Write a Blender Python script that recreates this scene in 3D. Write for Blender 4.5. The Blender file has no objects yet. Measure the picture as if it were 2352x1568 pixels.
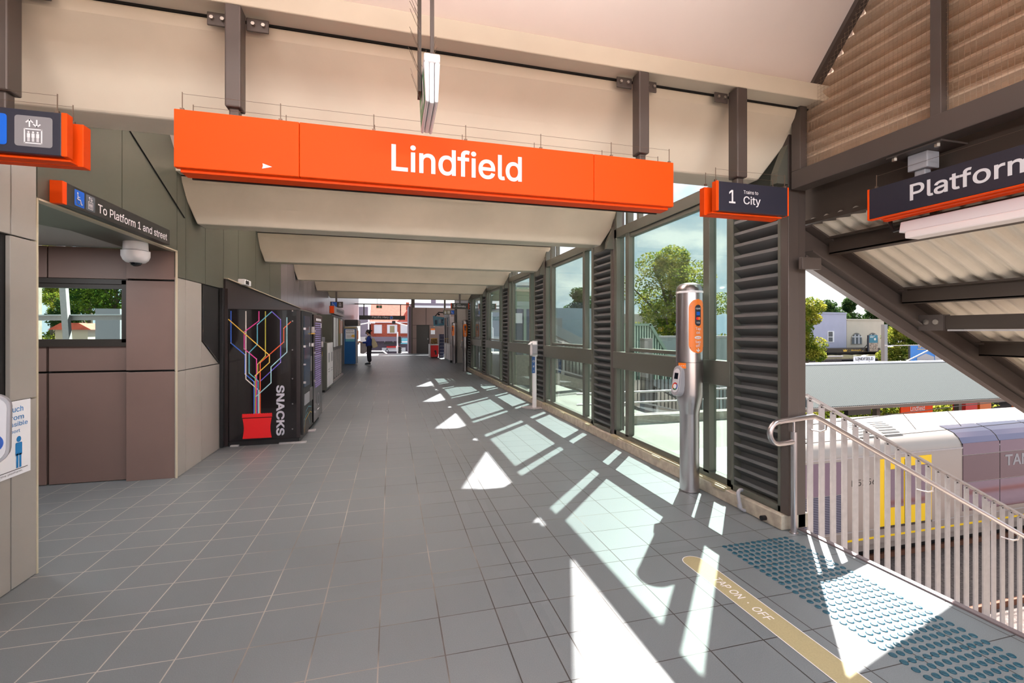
import bpy, bmesh, math, random
from mathutils import Vector, Matrix
C = bpy.context.scene.collection
PI = math.pi
random.seed(7)

# ------------------------------------------------------------------ materials
def lin(c):
    c /= 255.0
    return c/12.92 if c <= .04045 else ((c+.055)/1.055)**2.4
def rgb(r, g, b): return (lin(r), lin(g), lin(b), 1)
MATS = {}
def mat(name, col, rough=.6, metal=0, noise=0, nscale=8, bump=0, bscale=60, spec=.5, emit=0, coat=0, trans=None):
    """principled surface; noise = relative albedo variation (dirt), bump = fine grain"""
    m = bpy.data.materials.new(name); m.use_nodes = True
    nt = m.node_tree; b = nt.nodes['Principled BSDF']
    c = rgb(*col)
    b.inputs['Base Color'].default_value = c
    b.inputs['Roughness'].default_value = rough; b.inputs['Metallic'].default_value = metal
    b.inputs['Specular IOR Level'].default_value = spec
    b.inputs['Coat Weight'].default_value = coat
    if emit:
        b.inputs['Emission Color'].default_value = c; b.inputs['Emission Strength'].default_value = emit
    if noise or bump:
        tc = nt.nodes.new('ShaderNodeTexCoord')
    if noise:
        n = nt.nodes.new('ShaderNodeTexNoise'); n.inputs['Scale'].default_value = nscale; n.inputs['Detail'].default_value = 6
        nt.links.new(tc.outputs['Object'], n.inputs['Vector'])
        r = nt.nodes.new('ShaderNodeMapRange'); r.inputs['From Min'].default_value = .3; r.inputs['From Max'].default_value = .7
        r.inputs['To Min'].default_value = 1-noise; r.inputs['To Max'].default_value = 1+noise*.5
        nt.links.new(n.outputs['Fac'], r.inputs['Value'])
        mx = nt.nodes.new('ShaderNodeVectorMath'); mx.operation = 'SCALE'; mx.inputs[0].default_value = c[:3]
        nt.links.new(r.outputs['Result'], mx.inputs['Scale']); nt.links.new(mx.outputs['Vector'], b.inputs['Base Color'])
    if bump:
        n2 = nt.nodes.new('ShaderNodeTexNoise'); n2.inputs['Scale'].default_value = bscale; n2.inputs['Detail'].default_value = 3
        nt.links.new(tc.outputs['Object'], n2.inputs['Vector'])
        bp = nt.nodes.new('ShaderNodeBump'); bp.inputs['Strength'].default_value = bump; bp.inputs['Distance'].default_value = .01
        nt.links.new(n2.outputs['Fac'], bp.inputs['Height']); nt.links.new(bp.outputs['Normal'], b.inputs['Normal'])
    MATS[name] = m
    return m

def glass_mat(name, tint, gloss=.07, rough=.0, haze=0.0):
    m = bpy.data.materials.new(name); m.use_nodes = True; nt = m.node_tree
    nt.nodes.remove(nt.nodes['Principled BSDF']); out = nt.nodes['Material Output']
    t = nt.nodes.new('ShaderNodeBsdfTransparent'); t.inputs['Color'].default_value = (*tint, 1)
    g = nt.nodes.new('ShaderNodeBsdfGlossy'); g.inputs['Roughness'].default_value = rough
    fr = nt.nodes.new('ShaderNodeFresnel'); fr.inputs['IOR'].default_value = 1.45
    ml = nt.nodes.new('ShaderNodeMath'); ml.operation = 'MULTIPLY'; ml.inputs[1].default_value = gloss/.04
    mn = nt.nodes.new('ShaderNodeMath'); mn.operation = 'MINIMUM'; mn.inputs[1].default_value = .35
    nt.links.new(fr.outputs[0], ml.inputs[0]); nt.links.new(ml.outputs[0], mn.inputs[0])
    mx = nt.nodes.new('ShaderNodeMixShader'); nt.links.new(mn.outputs[0], mx.inputs[0])
    nt.links.new(t.outputs[0], mx.inputs[1]); nt.links.new(g.outputs[0], mx.inputs[2])
    last = mx
    if haze:
        d = nt.nodes.new('ShaderNodeBsdfTranslucent'); d.inputs['Color'].default_value = (*tint, 1)
        m2 = nt.nodes.new('ShaderNodeMixShader'); m2.inputs[0].default_value = haze
        nt.links.new(mx.outputs[0], m2.inputs[1]); nt.links.new(d.outputs[0], m2.inputs[2]); last = m2
    nt.links.new(last.outputs[0], out.inputs['Surface'])
    MATS[name] = m
    return m

def leaf_mat(name, c1, c2, scale=1.2):
    m = bpy.data.materials.new(name); m.use_nodes = True; nt = m.node_tree
    nt.nodes.remove(nt.nodes['Principled BSDF']); out = nt.nodes['Material Output']
    tc = nt.nodes.new('ShaderNodeTexCoord'); n = nt.nodes.new('ShaderNodeTexNoise'); n.inputs['Scale'].default_value = scale; n.inputs['Detail'].default_value = 8
    nt.links.new(tc.outputs['Object'], n.inputs['Vector'])
    r = nt.nodes.new('ShaderNodeValToRGB'); r.color_ramp.elements[0].position = .4; r.color_ramp.elements[1].position = .6
    r.color_ramp.elements[0].color = rgb(*c1); r.color_ramp.elements[1].color = rgb(*c2)
    nt.links.new(n.outputs['Fac'], r.inputs['Fac'])
    d = nt.nodes.new('ShaderNodeBsdfDiffuse'); t = nt.nodes.new('ShaderNodeBsdfTranslucent')
    nt.links.new(r.outputs[0], d.inputs[0]); nt.links.new(r.outputs[0], t.inputs[0])
    mx = nt.nodes.new('ShaderNodeMixShader'); mx.inputs[0].default_value = .5
    nt.links.new(d.outputs[0], mx.inputs[1]); nt.links.new(t.outputs[0], mx.inputs[2]); nt.links.new(mx.outputs[0], out.inputs['Surface'])
    MATS[name] = m
    return m

def math_node(nt, op, a, b=None, c=None):
    n = nt.nodes.new('ShaderNodeMath'); n.operation = op
    for i, v in enumerate((a, b, c)):
        if v is None: continue
        if isinstance(v, (int, float)): n.inputs[i].default_value = v
        else: nt.links.new(v, n.inputs[i])
    return n.outputs[0]

# ------------------------------------------------------------------ mesh helpers
class MB:
    def __init__(s): s.v = []; s.f = []
    def add(s, vs, fs):
        k = len(s.v); s.v += [tuple(v) for v in vs]; s.f += [tuple(i+k for i in f) for f in fs]; return s
    def box(s, x0, x1, y0, y1, z0, z1):
        return s.add([(x0,y0,z0),(x1,y0,z0),(x1,y1,z0),(x0,y1,z0),(x0,y0,z1),(x1,y0,z1),(x1,y1,z1),(x0,y1,z1)],
                     [(0,3,2,1),(4,5,6,7),(0,1,5,4),(1,2,6,5),(2,3,7,6),(3,0,4,7)])
    def quad(s, *p): return s.add(p, [tuple(range(len(p)))])
    def bar(s, p, q, w, h, up=(0,0,1)):
        p = Vector(p); q = Vector(q); d = (q-p).normalized(); up = Vector(up)
        a = d.cross(up)
        if a.length < 1e-5: a = d.cross(Vector((1,0,0)))
        a.normalize(); b = a.cross(d).normalized()
        vs = []
        for c in (p, q):
            for i, j in ((-1,-1),(1,-1),(1,1),(-1,1)): vs.append(c + a*(i*w/2) + b*(j*h/2))
        return s.add(vs, [(0,1,2,3),(7,6,5,4),(0,4,5,1),(1,5,6,2),(2,6,7,3),(3,7,4,0)])
    def tube(s, pts, r, n=8, caps=True):
        pts = [Vector(p) for p in pts]; rs = r if isinstance(r, (list, tuple)) else [r]*len(pts)
        prev = None; rings = []
        for i, p in enumerate(pts):
            d = (pts[min(i+1, len(pts)-1)] - pts[max(i-1, 0)]).normalized()
            if prev is None:
                a = d.cross(Vector((0,0,1)))
                if a.length < 1e-3: a = d.cross(Vector((1,0,0)))
            else: a = prev - d*prev.dot(d)
            a.normalize(); prev = a; b = d.cross(a)
            rings.append([p + (a*math.cos(2*PI*k/n) + b*math.sin(2*PI*k/n))*rs[i] for k in range(n)])
        fs = []
        for i in range(len(rings)-1):
            for k in range(n): fs.append((i*n+k, i*n+(k+1)%n, (i+1)*n+(k+1)%n, (i+1)*n+k))
        if caps: fs += [tuple(range(n-1,-1,-1)), tuple((len(rings)-1)*n+k for k in range(n))]
        return s.add([v for r_ in rings for v in r_], fs)
    def lathe(s, cx, cy, prof, n=24, a0=0, a1=2*PI):
        full = abs(a1-a0-2*PI) < 1e-6; m = n if full else n+1
        vs = []
        for (r, z) in prof:
            for k in range(m):
                t = a0+(a1-a0)*k/n; vs.append((cx+r*math.cos(t), cy+r*math.sin(t), z))
        fs = []
        for i in range(len(prof)-1):
            for k in range(n):
                k2 = (k+1) % m; fs.append((i*m+k, i*m+k2, (i+1)*m+k2, (i+1)*m+k))
        if full: fs += [tuple(range(m-1,-1,-1)), tuple((len(prof)-1)*m+k for k in range(m))]
        return s.add(vs, fs)
    def prism(s, poly, axis, a, b):
        n = len(poly)
        def P(u, w, t): return {'x': (t,u,w), 'y': (u,t,w), 'z': (u,w,t)}[axis]
        vs = [P(u,w,a) for u,w in poly] + [P(u,w,b) for u,w in poly]
        return s.add(vs, [tuple(range(n)), tuple(range(2*n-1,n-1,-1))] + [(i,(i+1)%n,n+(i+1)%n,n+i) for i in range(n)])
    def ball(s, c, r, n=12, m=8, sq=(1,1,1)):
        vs = [(c[0],c[1],c[2]-r*sq[2])]
        for i in range(1, m):
            t = -PI/2+PI*i/m
            for k in range(n): vs.append((c[0]+r*sq[0]*math.cos(t)*math.cos(2*PI*k/n), c[1]+r*sq[1]*math.cos(t)*math.sin(2*PI*k/n), c[2]+r*sq[2]*math.sin(t)))
        vs.append((c[0],c[1],c[2]+r*sq[2])); L = len(vs)-1
        fs = [(0,1+(k+1)%n,1+k) for k in range(n)]
        for i in range(m-2):
            for k in range(n): fs.append((1+i*n+k,1+i*n+(k+1)%n,1+(i+1)*n+(k+1)%n,1+(i+1)*n+k))
        fs += [(L,1+(m-2)*n+k,1+(m-2)*n+(k+1)%n) for k in range(n)]
        return s.add(vs, fs)
    def build(s, name, m, parent=None, loc=None, smooth=False, bev=0, fixn=True):
        """link as ONE mesh object. vertices were given in world space; loc = origin"""
        o0 = Vector(loc) if loc is not None else Vector((0,0,0))
        base = o0
        if parent is not None:
            base = wloc(parent); o0 = Vector((0,0,0))
        me = bpy.data.meshes.new(name); me.from_pydata([tuple(Vector(v)-base) for v in s.v], [], s.f)
        if fixn:
            b = bmesh.new(); b.from_mesh(me); bmesh.ops.recalc_face_normals(b, faces=b.faces); b.to_mesh(me); b.free()
        if smooth:
            for p in me.polygons: p.use_smooth = True
            me.set_sharp_from_angle(angle=math.radians(38))
        me.materials.append(MATS[m] if isinstance(m, str) else m)
        o = bpy.data.objects.new(name, me); C.objects.link(o)
        o.location = o0
        if parent is not None: o.parent = parent
        if bev:
            bm_ = o.modifiers.new('b', 'BEVEL'); bm_.width = bev; bm_.segments = 2; bm_.limit_method = 'ANGLE'
        return o
def split(mb, name, m, parent, **k):
    """one object per connected piece of the mesh"""
    up = list(range(len(mb.v)))
    def root(i):
        while up[i] != i: up[i] = up[up[i]]; i = up[i]
        return i
    for f in mb.f:
        for i in f[1:]: up[root(i)] = root(f[0])
    g = {}
    for f in mb.f: g.setdefault(root(f[0]), []).append(f)
    out = []
    for fs in g.values():
        ids = sorted({i for f in fs for i in f}); ren = {i: j for j, i in enumerate(ids)}
        n = MB(); n.v = [mb.v[i] for i in ids]; n.f = [tuple(ren[i] for i in f) for f in fs]; out.append(n.build(name, m, parent, **k))
    return out
MB.split = split
def wloc(o):
    v = Vector((0,0,0))
    while o is not None: v += o.location; o = o.parent
    return v
def tag(o, label=None, cat=None, group=None, kind=None):
    if label: o['label'] = label
    if cat: o['category'] = cat
    if group: o['group'] = group
    if kind: o['kind'] = kind
    return o
def thing(name, label, cat, loc, group=None):
    o = bpy.data.objects.new(name, None); C.objects.link(o); o.location = loc; o.empty_display_size = .1
    return tag(o, label, cat, group)
def struct(o): o['kind'] = 'structure'; return o
def copy_tree(o, parent=None):
    c = o.copy(); C.objects.link(c); c.parent = parent
    for ch in o.children: copy_tree(ch, c)
    return c
def dup(o, loc, label=None, rz=0, group=None):
    c = copy_tree(o); c.location = loc; c.rotation_euler = (0,0,rz)
    if label: c['label'] = label
    if group: c['group'] = group
    return c
def bx(name, m, b, parent=None, bev=0, **k): return MB().box(*b).build(name, m, parent, bev=bev, **k)

def sign_font():
    import os
    try: return bpy.data.fonts.load(os.path.join(bpy.utils.system_resource('DATAFILES'), 'fonts', 'Inter.woff2'))
    except Exception: return None
FONT = sign_font()
def text_geo(body, bold=0):
    """outline of a line of lettering as 2-D triangles, normalised to a unit box; contours that overlap are filled one by one"""
    from mathutils.geometry import delaunay_2d_cdt
    cu = bpy.data.curves.new('t', 'FONT'); cu.body = body; cu.font = FONT or cu.font; cu.resolution_u = 3
    o = bpy.data.objects.new('t', cu); C.objects.link(o)
    dg = bpy.context.evaluated_depsgraph_get(); dg.update(); c2 = o.evaluated_get(dg).to_curve(dg)
    loops = []
    for sp in c2.splines:
        bp = sp.bezier_points; n = len(bp); pts = []
        for a in range(n):
            p, r = bp[a], bp[(a+1) % n]
            straight = p.handle_right_type == 'VECTOR' and r.handle_left_type == 'VECTOR'
            A, B, D, E = p.co, p.handle_right, r.handle_left, r.co
            if ((B-A).cross(E-A)).length < 1e-7 and ((D-A).cross(E-A)).length < 1e-7: straight = True
            for k in range(1 if straight else 5):
                t = k/5; q = A*(1-t)**3+B*(3*t*(1-t)**2)+D*(3*t*t*(1-t))+E*t**3; pts.append((q.x, q.y))
        cl = [q for m, q in enumerate(pts) if math.dist(q, pts[m-1]) > 1e-5]
        if len(cl) > 2: loops.append(cl)
    o.to_curve_clear(); bpy.data.objects.remove(o); bpy.data.curves.remove(cu)
    area = lambda L: sum(L[k-1][0]*L[k][1]-L[k][0]*L[k-1][1] for k in range(len(L)))/2
    big = max(loops, key=lambda L: abs(area(L))); sg = 1 if area(big) > 0 else -1
    def grow(L):
        if not bold: return L
        out = []; n = len(L)
        for k in range(n):
            a, b, c = L[k-1], L[k], L[(k+1) % n]
            d1 = Vector((b[0]-a[0], b[1]-a[1])).normalized(); d2 = Vector((c[0]-b[0], c[1]-b[1])).normalized()
            n1 = Vector((d1.y, -d1.x)); n2 = Vector((d2.y, -d2.x)); m = n1+n2
            m = m/max(.5, m.dot(m)/2) if m.length > 1e-4 else n1
            out.append((b[0]+m.x*bold*sg, b[1]+m.y*bold*sg))
        return out
    loops = [grow(L) for L in loops]; pts = []; ed = []
    for L in loops:
        k = len(pts); pts += [Vector(p) for p in L]; ed += [(k+i, k+(i+1) % len(L)) for i in range(len(L))]
    V, _, F, *_ = delaunay_2d_cdt(pts, ed, [], 0, 1e-6)
    def wind(p):
        n = 0
        for L in loops:
            for k in range(len(L)):
                (xa, ya), (xb, yb) = L[k-1], L[k]
                if (ya > p[1]) != (yb > p[1]) and p[0] < (xb-xa)*(p[1]-ya)/(yb-ya)+xa: n += 1 if yb > ya else -1
        return n
    fs = [tuple(f) for f in F if wind(((V[f[0]][0]+V[f[1]][0]+V[f[2]][0])/3, (V[f[0]][1]+V[f[1]][1]+V[f[2]][1])/3))]
    used = sorted({k for f in fs for k in f}); ren = {k: i for i, k in enumerate(used)}
    vs = [(V[k][0], V[k][1]) for k in used]; fs = [tuple(ren[k] for k in f) for f in fs]
    x0 = min(v[0] for v in vs); x1 = max(v[0] for v in vs); y0 = min(v[1] for v in vs); y1 = max(v[1] for v in vs)
    return [((x-x0)/(x1-x0), (y-y0)/(y1-y0)) for x, y in vs], fs
def text(body, o, u, v, w, h, m, parent, name='lettering', bold=0, mb=None):
    """lettering that fills a w x h box whose lower left corner is o"""
    vs, fs = text_geo(body, bold); o = Vector(o); u = Vector(u); v = Vector(v)
    t = mb or MB(); t.add([o+u*(x*w)+v*(y*h) for x, y in vs], fs)
    return t if mb else t.build(name, m, parent, fixn=False)
class PL:
    """2-D drawing on a plane: origin o, axes u, v; everything becomes thin faces"""
    def __init__(s, o, u, v): s.o = Vector(o); s.u = Vector(u); s.v = Vector(v); s.mb = MB()
    def P(s, x, y): return s.o + s.u*x + s.v*y
    def poly(s, pts): s.mb.add([s.P(*p) for p in pts], [tuple(range(len(pts)))]); return s
    def rect(s, x0, x1, y0, y1): return s.poly([(x0,y0),(x1,y0),(x1,y1),(x0,y1)])
    def rrect(s, x0, x1, y0, y1, r):
        p = []
        for cx, cy, a in ((x1-r,y1-r,0),(x0+r,y1-r,90),(x0+r,y0+r,180),(x1-r,y0+r,270)):
            p += [(cx+r*math.cos(math.radians(a+t)), cy+r*math.sin(math.radians(a+t))) for t in (0,30,60,90)]
        return s.poly(p)
    def disc(s, x, y, r, n=20): return s.poly([(x+r*math.cos(2*PI*k/n), y+r*math.sin(2*PI*k/n)) for k in range(n)])
    def arc(s, x, y, r, w, a0=0, a1=360, n=24):
        pts = [(x+r*math.cos(math.radians(a0+(a1-a0)*k/n)), y+r*math.sin(math.radians(a0+(a1-a0)*k/n))) for k in range(n+1)]
        return s.line(pts, w)
    def line(s, pts, w):
        for (x0,y0),(x1,y1) in zip(pts, pts[1:]):
            dx, dy = x1-x0, y1-y0; L = math.hypot(dx,dy) or 1; nx, ny = -dy/L*w/2, dx/L*w/2; ex, ey = dx/L*w*.25, dy/L*w*.25
            s.poly([(x0+nx-ex,y0+ny-ey),(x0-nx-ex,y0-ny-ey),(x1-nx+ex,y1-ny+ey),(x1+nx+ex,y1+ny+ey)])
        return s
    def text(s, body, x, y, w, h, bold=0): text(body, s.P(x,y), s.u, s.v, w, h, None, None, bold=bold, mb=s.mb); return s
    def build(s, name, m, parent): return s.mb.build(name, m, parent, fixn=False)
def wheelchair(p, x, y, k):
    """access symbol, k = height"""
    p.disc(x+.02*k, y+.92*k, .085*k)
    p.line([(x+.03*k,y+.80*k),(x+.06*k,y+.42*k),(x+.36*k,y+.42*k),(x+.50*k,y+.06*k),(x+.62*k,y+.10*k)], .085*k)
    p.line([(x+.04*k,y+.62*k),(x+.30*k,y+.62*k)], .075*k)
    p.arc(x+.12*k, y+.27*k, .26*k, .075*k, 120, 370)
def lift_symbol(p, x, y, k, persons=True):
    """two arrows over a car with passengers; k = height, width .68k"""
    for sx, up in ((.22,1),(.46,0)):
        yb, yt = y+.66*k, y+.98*k
        p.line([(x+sx*k,yb+.02*k),(x+sx*k,yt-.02*k)], .05*k)
        if up: p.line([(x+sx*k-.11*k,yt-.13*k),(x+sx*k,yt-.02*k),(x+sx*k+.11*k,yt-.13*k)], .05*k)
        else: p.line([(x+sx*k-.11*k,yb+.13*k),(x+sx*k,yb+.02*k),(x+sx*k+.11*k,yb+.13*k)], .05*k)
    b = [(x+.06*k,y+.02*k),(x+.62*k,y+.02*k),(x+.62*k,y+.58*k),(x+.06*k,y+.58*k),(x+.06*k,y+.02*k)]
    p.line(b, .045*k)
    for i in range(3):
        cx = x+(.19+.15*i)*k; p.disc(cx, y+.46*k, .038*k, 10); p.rect(cx-.05*k, cx+.05*k, y+.24*k, y+.41*k)
        p.rect(cx-.035*k, cx-.006*k, y+.08*k, y+.25*k); p.rect(cx+.006*k, cx+.035*k, y+.08*k, y+.25*k)

# ------------------------------------------------------------------ palette
mat('orange', (232,72,2), .55, spec=.18)
mat('navy_face', (38,38,52), .4)
mat('charcoal_face', (44,43,42), .45)
mat('white_letter', (218,214,218), .5)
mat('sign_blue', (0,92,200), .4)
mat('sign_grey', (126,122,126), .5)
mat('sign_slate', (86,92,100), .5)
mat('bronze', (86,76,72), .42, .25)
mat('bronze_dark', (68,57,50), .5, .2)
mat('frame_green', (100,100,91), .38, .35)
mat('louvre', (104,103,103), .45, .2)
mat('ceiling_paint', (230,214,206), .75, noise=.07, nscale=1.2)
mat('beam_paint', (212,200,182), .75, noise=.1, nscale=1.6)
mat('panel_beige', (156,150,143), .5, noise=.06, nscale=2)
mat('panel_olive', (84,86,75), .38, noise=.06, nscale=2)
mat('window_dark', (52,45,40), .5)
mat('panel_metal', (150,144,150), .32, .6, noise=.06, nscale=2)
mat('panel_brown', (128,104,96), .5, noise=.06, nscale=2)
mat('joint_black', (14,12,12), .8)
mat('concrete', (170,160,146), .85, noise=.25, nscale=14, bump=.3)
mat('steel', (196,188,190), .28, 1)
mat('steel_dark', (150,144,144), .3, 1)
mat('galv', (182,175,176), .5, .35, noise=.08, nscale=20)
mat('black_gloss', (24,18,20), .16, coat=.5)
mat('black_satin', (25,22,23), .42)
mat('white_plastic', (232,228,230), .4)
mat('grey_plastic', (150,148,154), .45)
mat('dark_glass', (16,18,26), .06, spec=.8)
mat('red_paint', (226,22,28), .4)
mat('paper', (236,236,240), .7)
mat('teal_stud', (8,68,86), .4)
mat('sand_strip', (158,146,110), .7, noise=.1, nscale=120)
mat('bolt', (190,180,170), .35, .9)
mat('wire', (120,100,86), .5, .6)
mat('tap_orange', (242,124,36), .42)
mat('green_sign', (20,128,60), .4)
glass_mat('window_glass', (.80,.90,.87), .06)
glass_mat('clear_glass', (.92,.95,.95), .06)
SUN, SKY, LAMP, EXPO, SKYOFF = 11.5, 1.0, 88, 1.3, (5.3,1.9,.7)
# ------------------------------------------------------------------ floor
def tile_material():
    m = bpy.data.materials.new('floor_tiles'); m.use_nodes = True; nt = m.node_tree; b = nt.nodes['Principled BSDF']
    tc = nt.nodes.new('ShaderNodeTexCoord'); sp = nt.nodes.new('ShaderNodeSeparateXYZ'); nt.links.new(tc.outputs['Object'], sp.inputs[0])
    x, y = sp.outputs[0], sp.outputs[1]
    # the tiling has a cut row at x=.77-.88 and a cut course at y=2.79-2.95
    g1 = math_node(nt, 'GREATER_THAN', x, .665); g2 = math_node(nt, 'GREATER_THAN', x, .825)
    u = math_node(nt, 'SUBTRACT', x, .56); u = math_node(nt, 'SUBTRACT', u, math_node(nt, 'MULTIPLY', g1, .21)); u = math_node(nt, 'SUBTRACT', u, math_node(nt, 'MULTIPLY', g2, .11))
    g3 = math_node(nt, 'GREATER_THAN', y, 2.87)
    v = math_node(nt, 'SUBTRACT', y, 2.79); v = math_node(nt, 'SUBTRACT', v, math_node(nt, 'MULTIPLY', g3, .16))
    def joint(w, T):
        d = math_node(nt, 'DIVIDE', w, T); f = math_node(nt, 'SUBTRACT', d, math_node(nt, 'ROUND', d)); return math_node(nt, 'MULTIPLY', math_node(nt, 'ABSOLUTE', f), T), math_node(nt, 'FLOOR', d)
    ju, iu = joint(u, .31); jv, iv = joint(v, .30)
    gx = math_node(nt, 'LESS_THAN', ju, .0032); gy = math_node(nt, 'LESS_THAN', jv, .0026)
    j = math_node(nt, 'MAXIMUM', gx, gy)
    cell = math_node(nt, 'ADD', math_node(nt, 'MULTIPLY', iu, 7.13), math_node(nt, 'MULTIPLY', iv, 3.71))
    wn = nt.nodes.new('ShaderNodeTexWhiteNoise'); wn.noise_dimensions = '1D'; nt.links.new(cell, wn.inputs['W'])
    n = nt.nodes.new('ShaderNodeTexNoise'); n.inputs['Scale'].default_value = 230; n.inputs['Detail'].default_value = 3; nt.links.new(tc.outputs['Object'], n.inputs[0])
    n2 = nt.nodes.new('ShaderNodeTexNoise'); n2.inputs['Scale'].default_value = .9; n2.inputs['Detail'].default_value = 5; nt.links.new(tc.outputs['Object'], n2.inputs[0])
    k = math_node(nt, 'ADD', .60, math_node(nt, 'MULTIPLY', n.outputs['Fac'], .55)); k = math_node(nt, 'ADD', k, math_node(nt, 'MULTIPLY', wn.outputs['Value'], .06)); k = math_node(nt, 'ADD', k, math_node(nt, 'MULTIPLY', n2.outputs['Fac'], .12))
    sc = nt.nodes.new('ShaderNodeVectorMath'); sc.operation = 'SCALE'; sc.inputs[0].default_value = FLOOR_COL; nt.links.new(k, sc.inputs['Scale'])
    mx = nt.nodes.new('ShaderNodeMix'); mx.data_type = 'RGBA'; nt.links.new(j, mx.inputs['Factor']); nt.links.new(sc.outputs[0], mx.inputs['A'])
    # joints across the hall are dark grout, joints along it pale worn edges in parts
    mx2 = nt.nodes.new('ShaderNodeMix'); mx2.data_type = 'RGBA';     wr = math_node(nt, 'MULTIPLY', math_node(nt, 'SUBTRACT', .9, x), .45); wr = math_node(nt, 'ADD', wr, math_node(nt, 'MULTIPLY', math_node(nt, 'SUBTRACT', n2.outputs['Fac'], .5), 3.5))
    cl = nt.nodes.new('ShaderNodeClamp'); nt.links.new(wr, cl.inputs[0]); nt.links.new(cl.outputs[0], mx2.inputs['Factor'])
    mx2.inputs['A'].default_value = rgb(46,40,38); mx2.inputs['B'].default_value = rgb(172,162,154); nt.links.new(mx2.outputs['Result'], mx.inputs['B'])
    nt.links.new(mx.outputs['Result'], b.inputs['Base Color'])
    b.inputs['Roughness'].default_value = .42; b.inputs['Specular IOR Level'].default_value = .35
    bp = nt.nodes.new('ShaderNodeBump'); bp.inputs['Strength'].default_value = .25; bp.inputs['Distance'].default_value = .004
    h = math_node(nt, 'SUBTRACT', math_node(nt, 'MULTIPLY', n.outputs['Fac'], .25), j); nt.links.new(h, bp.inputs['Height']); nt.links.new(bp.outputs['Normal'], b.inputs['Normal'])
    MATS['tiles'] = m
FLOOR_COL = (.150,.166,.178)
tile_material()
fl = MB().box(-5.2, 3.1, -4.5, 33.6, -.25, 0).box(3.1, 5.2, 19.6, 33.6, -.25, 0).build('floor', 'tiles'); struct(fl)
kerb = struct(MB().box(2.94,3.2,2.89,18.3,0,.115).build('baseboard_right', 'concrete', bev=.008))
struct(MB().box(3.085,3.125,-1.2,2.88,-.03,.012).build('trim_1', mat('nosing', (118,104,106), .45, .3), bev=.004))

# ------------------------------------------------------------------ left wall, built of cladding panels with open joints
XW = -2.2
def panels(mb, rects, x=XW, t=.025, gap=.004):
    for y0, y1, z0, z1 in rects: mb.box(x-t, x, y0+gap, y1-gap, z0+gap, z1-gap)
wl = MB(); panels(wl, [(-4.5,-1,0,1.13),(-1,1,0,1.13),(1,2.2,0,1.13),(2.2,3.05,0,1.13),(3.05,3.40,0,1.13),(3.40,3.605,0,1.13)])
panels(wl, [(3.39,3.605,1.13,2.13),(-4.5,2.4,1.13,2.13),(-4.5,1.6,2.13,4.9),(1.6,3.40,2.13,4.9),(3.40,3.605,2.13,4.9)])
wall_left = struct(wl.build('wall_left', 'panel_beige', bev=.003))
struct(MB().box(XW-.12, XW-.026, -4.5, 2.4, 0, 4.9).box(XW-.12, XW-.026, 3.36, 3.6, 0, 4.9).box(XW-.12, XW-.026, 2.4, 3.36, 0, 1.13).box(XW-.12, XW-.026, 2.4, 3.36, 2.13, 4.9).build('backing', 'joint_black', wall_left))
# recess in the near wall with a brown back and a sloping sill
MB().box(XW-.35, XW-.33, 2.3, 3.4, 1.1, 2.2).box(XW-.33, XW-.03, 3.375, 3.39, 1.13, 2.13).prism([(XW-.33,1.13),(XW-.01,1.13),(XW-.33,1.24)], 'y', 2.4, 3.37).box(XW-.33,XW-.03,2.4,3.37,2.12,2.14).build('recess', 'panel_brown', wall_left)
# far stretch of the wall
ww = MB(); ol = MB()
panels(ww, [(5.58,5.79,0,1.13),(5.79,6.23,0,1.13),(5.58,5.79,1.13,2.13),(5.79,6.23,1.13,2.13)])
ww.prism([(6.236,.006),(6.95,.006),(6.95,1.124),(6.236,1.124)], 'x', XW-.025, XW)
ww.prism([(6.236,1.136),(6.77,1.136),(6.236,1.43)], 'x', XW-.025, XW)
ys = [3.605,4.56,5.58]
panels(ol, [(3.605,4.56,2.415,4.9),(4.56,5.58,2.415,4.9)])
y = 5.58
for w in (.21,.55,.62,.62,.9,.9,.9):
    panels(ol, [(y,y+w,2.13,4.9)]); y += w
om = MB()
while y < 33.4:
    panels(om, [(y,min(y+.62,33.4),2.13,4.9)], gap=.003); y += .62
panels(ww, [(6.95+k*2, 8.95+k*2, 0, 2.13) for k in range(14)])
wall_far = struct(ww.build('wall_left_passage', 'panel_beige', bev=.003))
struct(ol.build('wall_left_upper', 'panel_olive')); struct(om.build('wall_left_upper_far', 'panel_metal'))
MB().box(XW-.14, XW-.027, 3.6, 5.6, 2.41, 4.9).box(XW-.14, XW-.027, 5.6, 33.6, 0, 4.9).build('backing', 'joint_black', wall_far)
MB().bar((XW+.001,4.50,3.37),(XW+.001,5.75,2.80),.004,.02,(1,0,0)).build('joint_strip', 'joint_black', wall_far)

# lift lobby behind the opening
lb = MB()
lb.box(-2.66, -2.21, 5.585, 5.64, 0, 1.130).box(-2.66, -2.21, 5.585, 5.64, 1.150, 2.085).box(-2.66, -2.21, 5.585, 5.64, 2.103, 2.42)
lb.box(-3.345, -2.665, 5.64, 5.68, .005, 1.130).box(-3.345, -2.665, 5.64, 5.68, 1.150, 1.43)
lb.box(-3.35, -2.665, 5.64, 5.68, 2.10, 2.42)
lb.box(-5.2, -3.367, 5.64, 5.68, .005, 1.130).box(-5.2, -3.367, 5.64, 5.68, 1.150, 1.43).box(-5.2, -3.362, 5.64, 5.68, 2.10, 2.42)
lb.box(-5.2,-5.15,3.6,5.68,0,2.42)
wall_lobby = struct(lb.build('wall_lobby', 'panel_brown', bev=.003))
MB().box(-2.66,-2.235,5.64,5.7,0,2.42).box(-5.2,-2.66,5.68,5.72,0,1.44).box(-5.2,-2.66,5.68,5.72,2.09,2.42).box(-5.2,-2.26,3.5,3.56,0,2.42).build('backing', 'joint_black', wall_lobby)
sf = MB()
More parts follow.
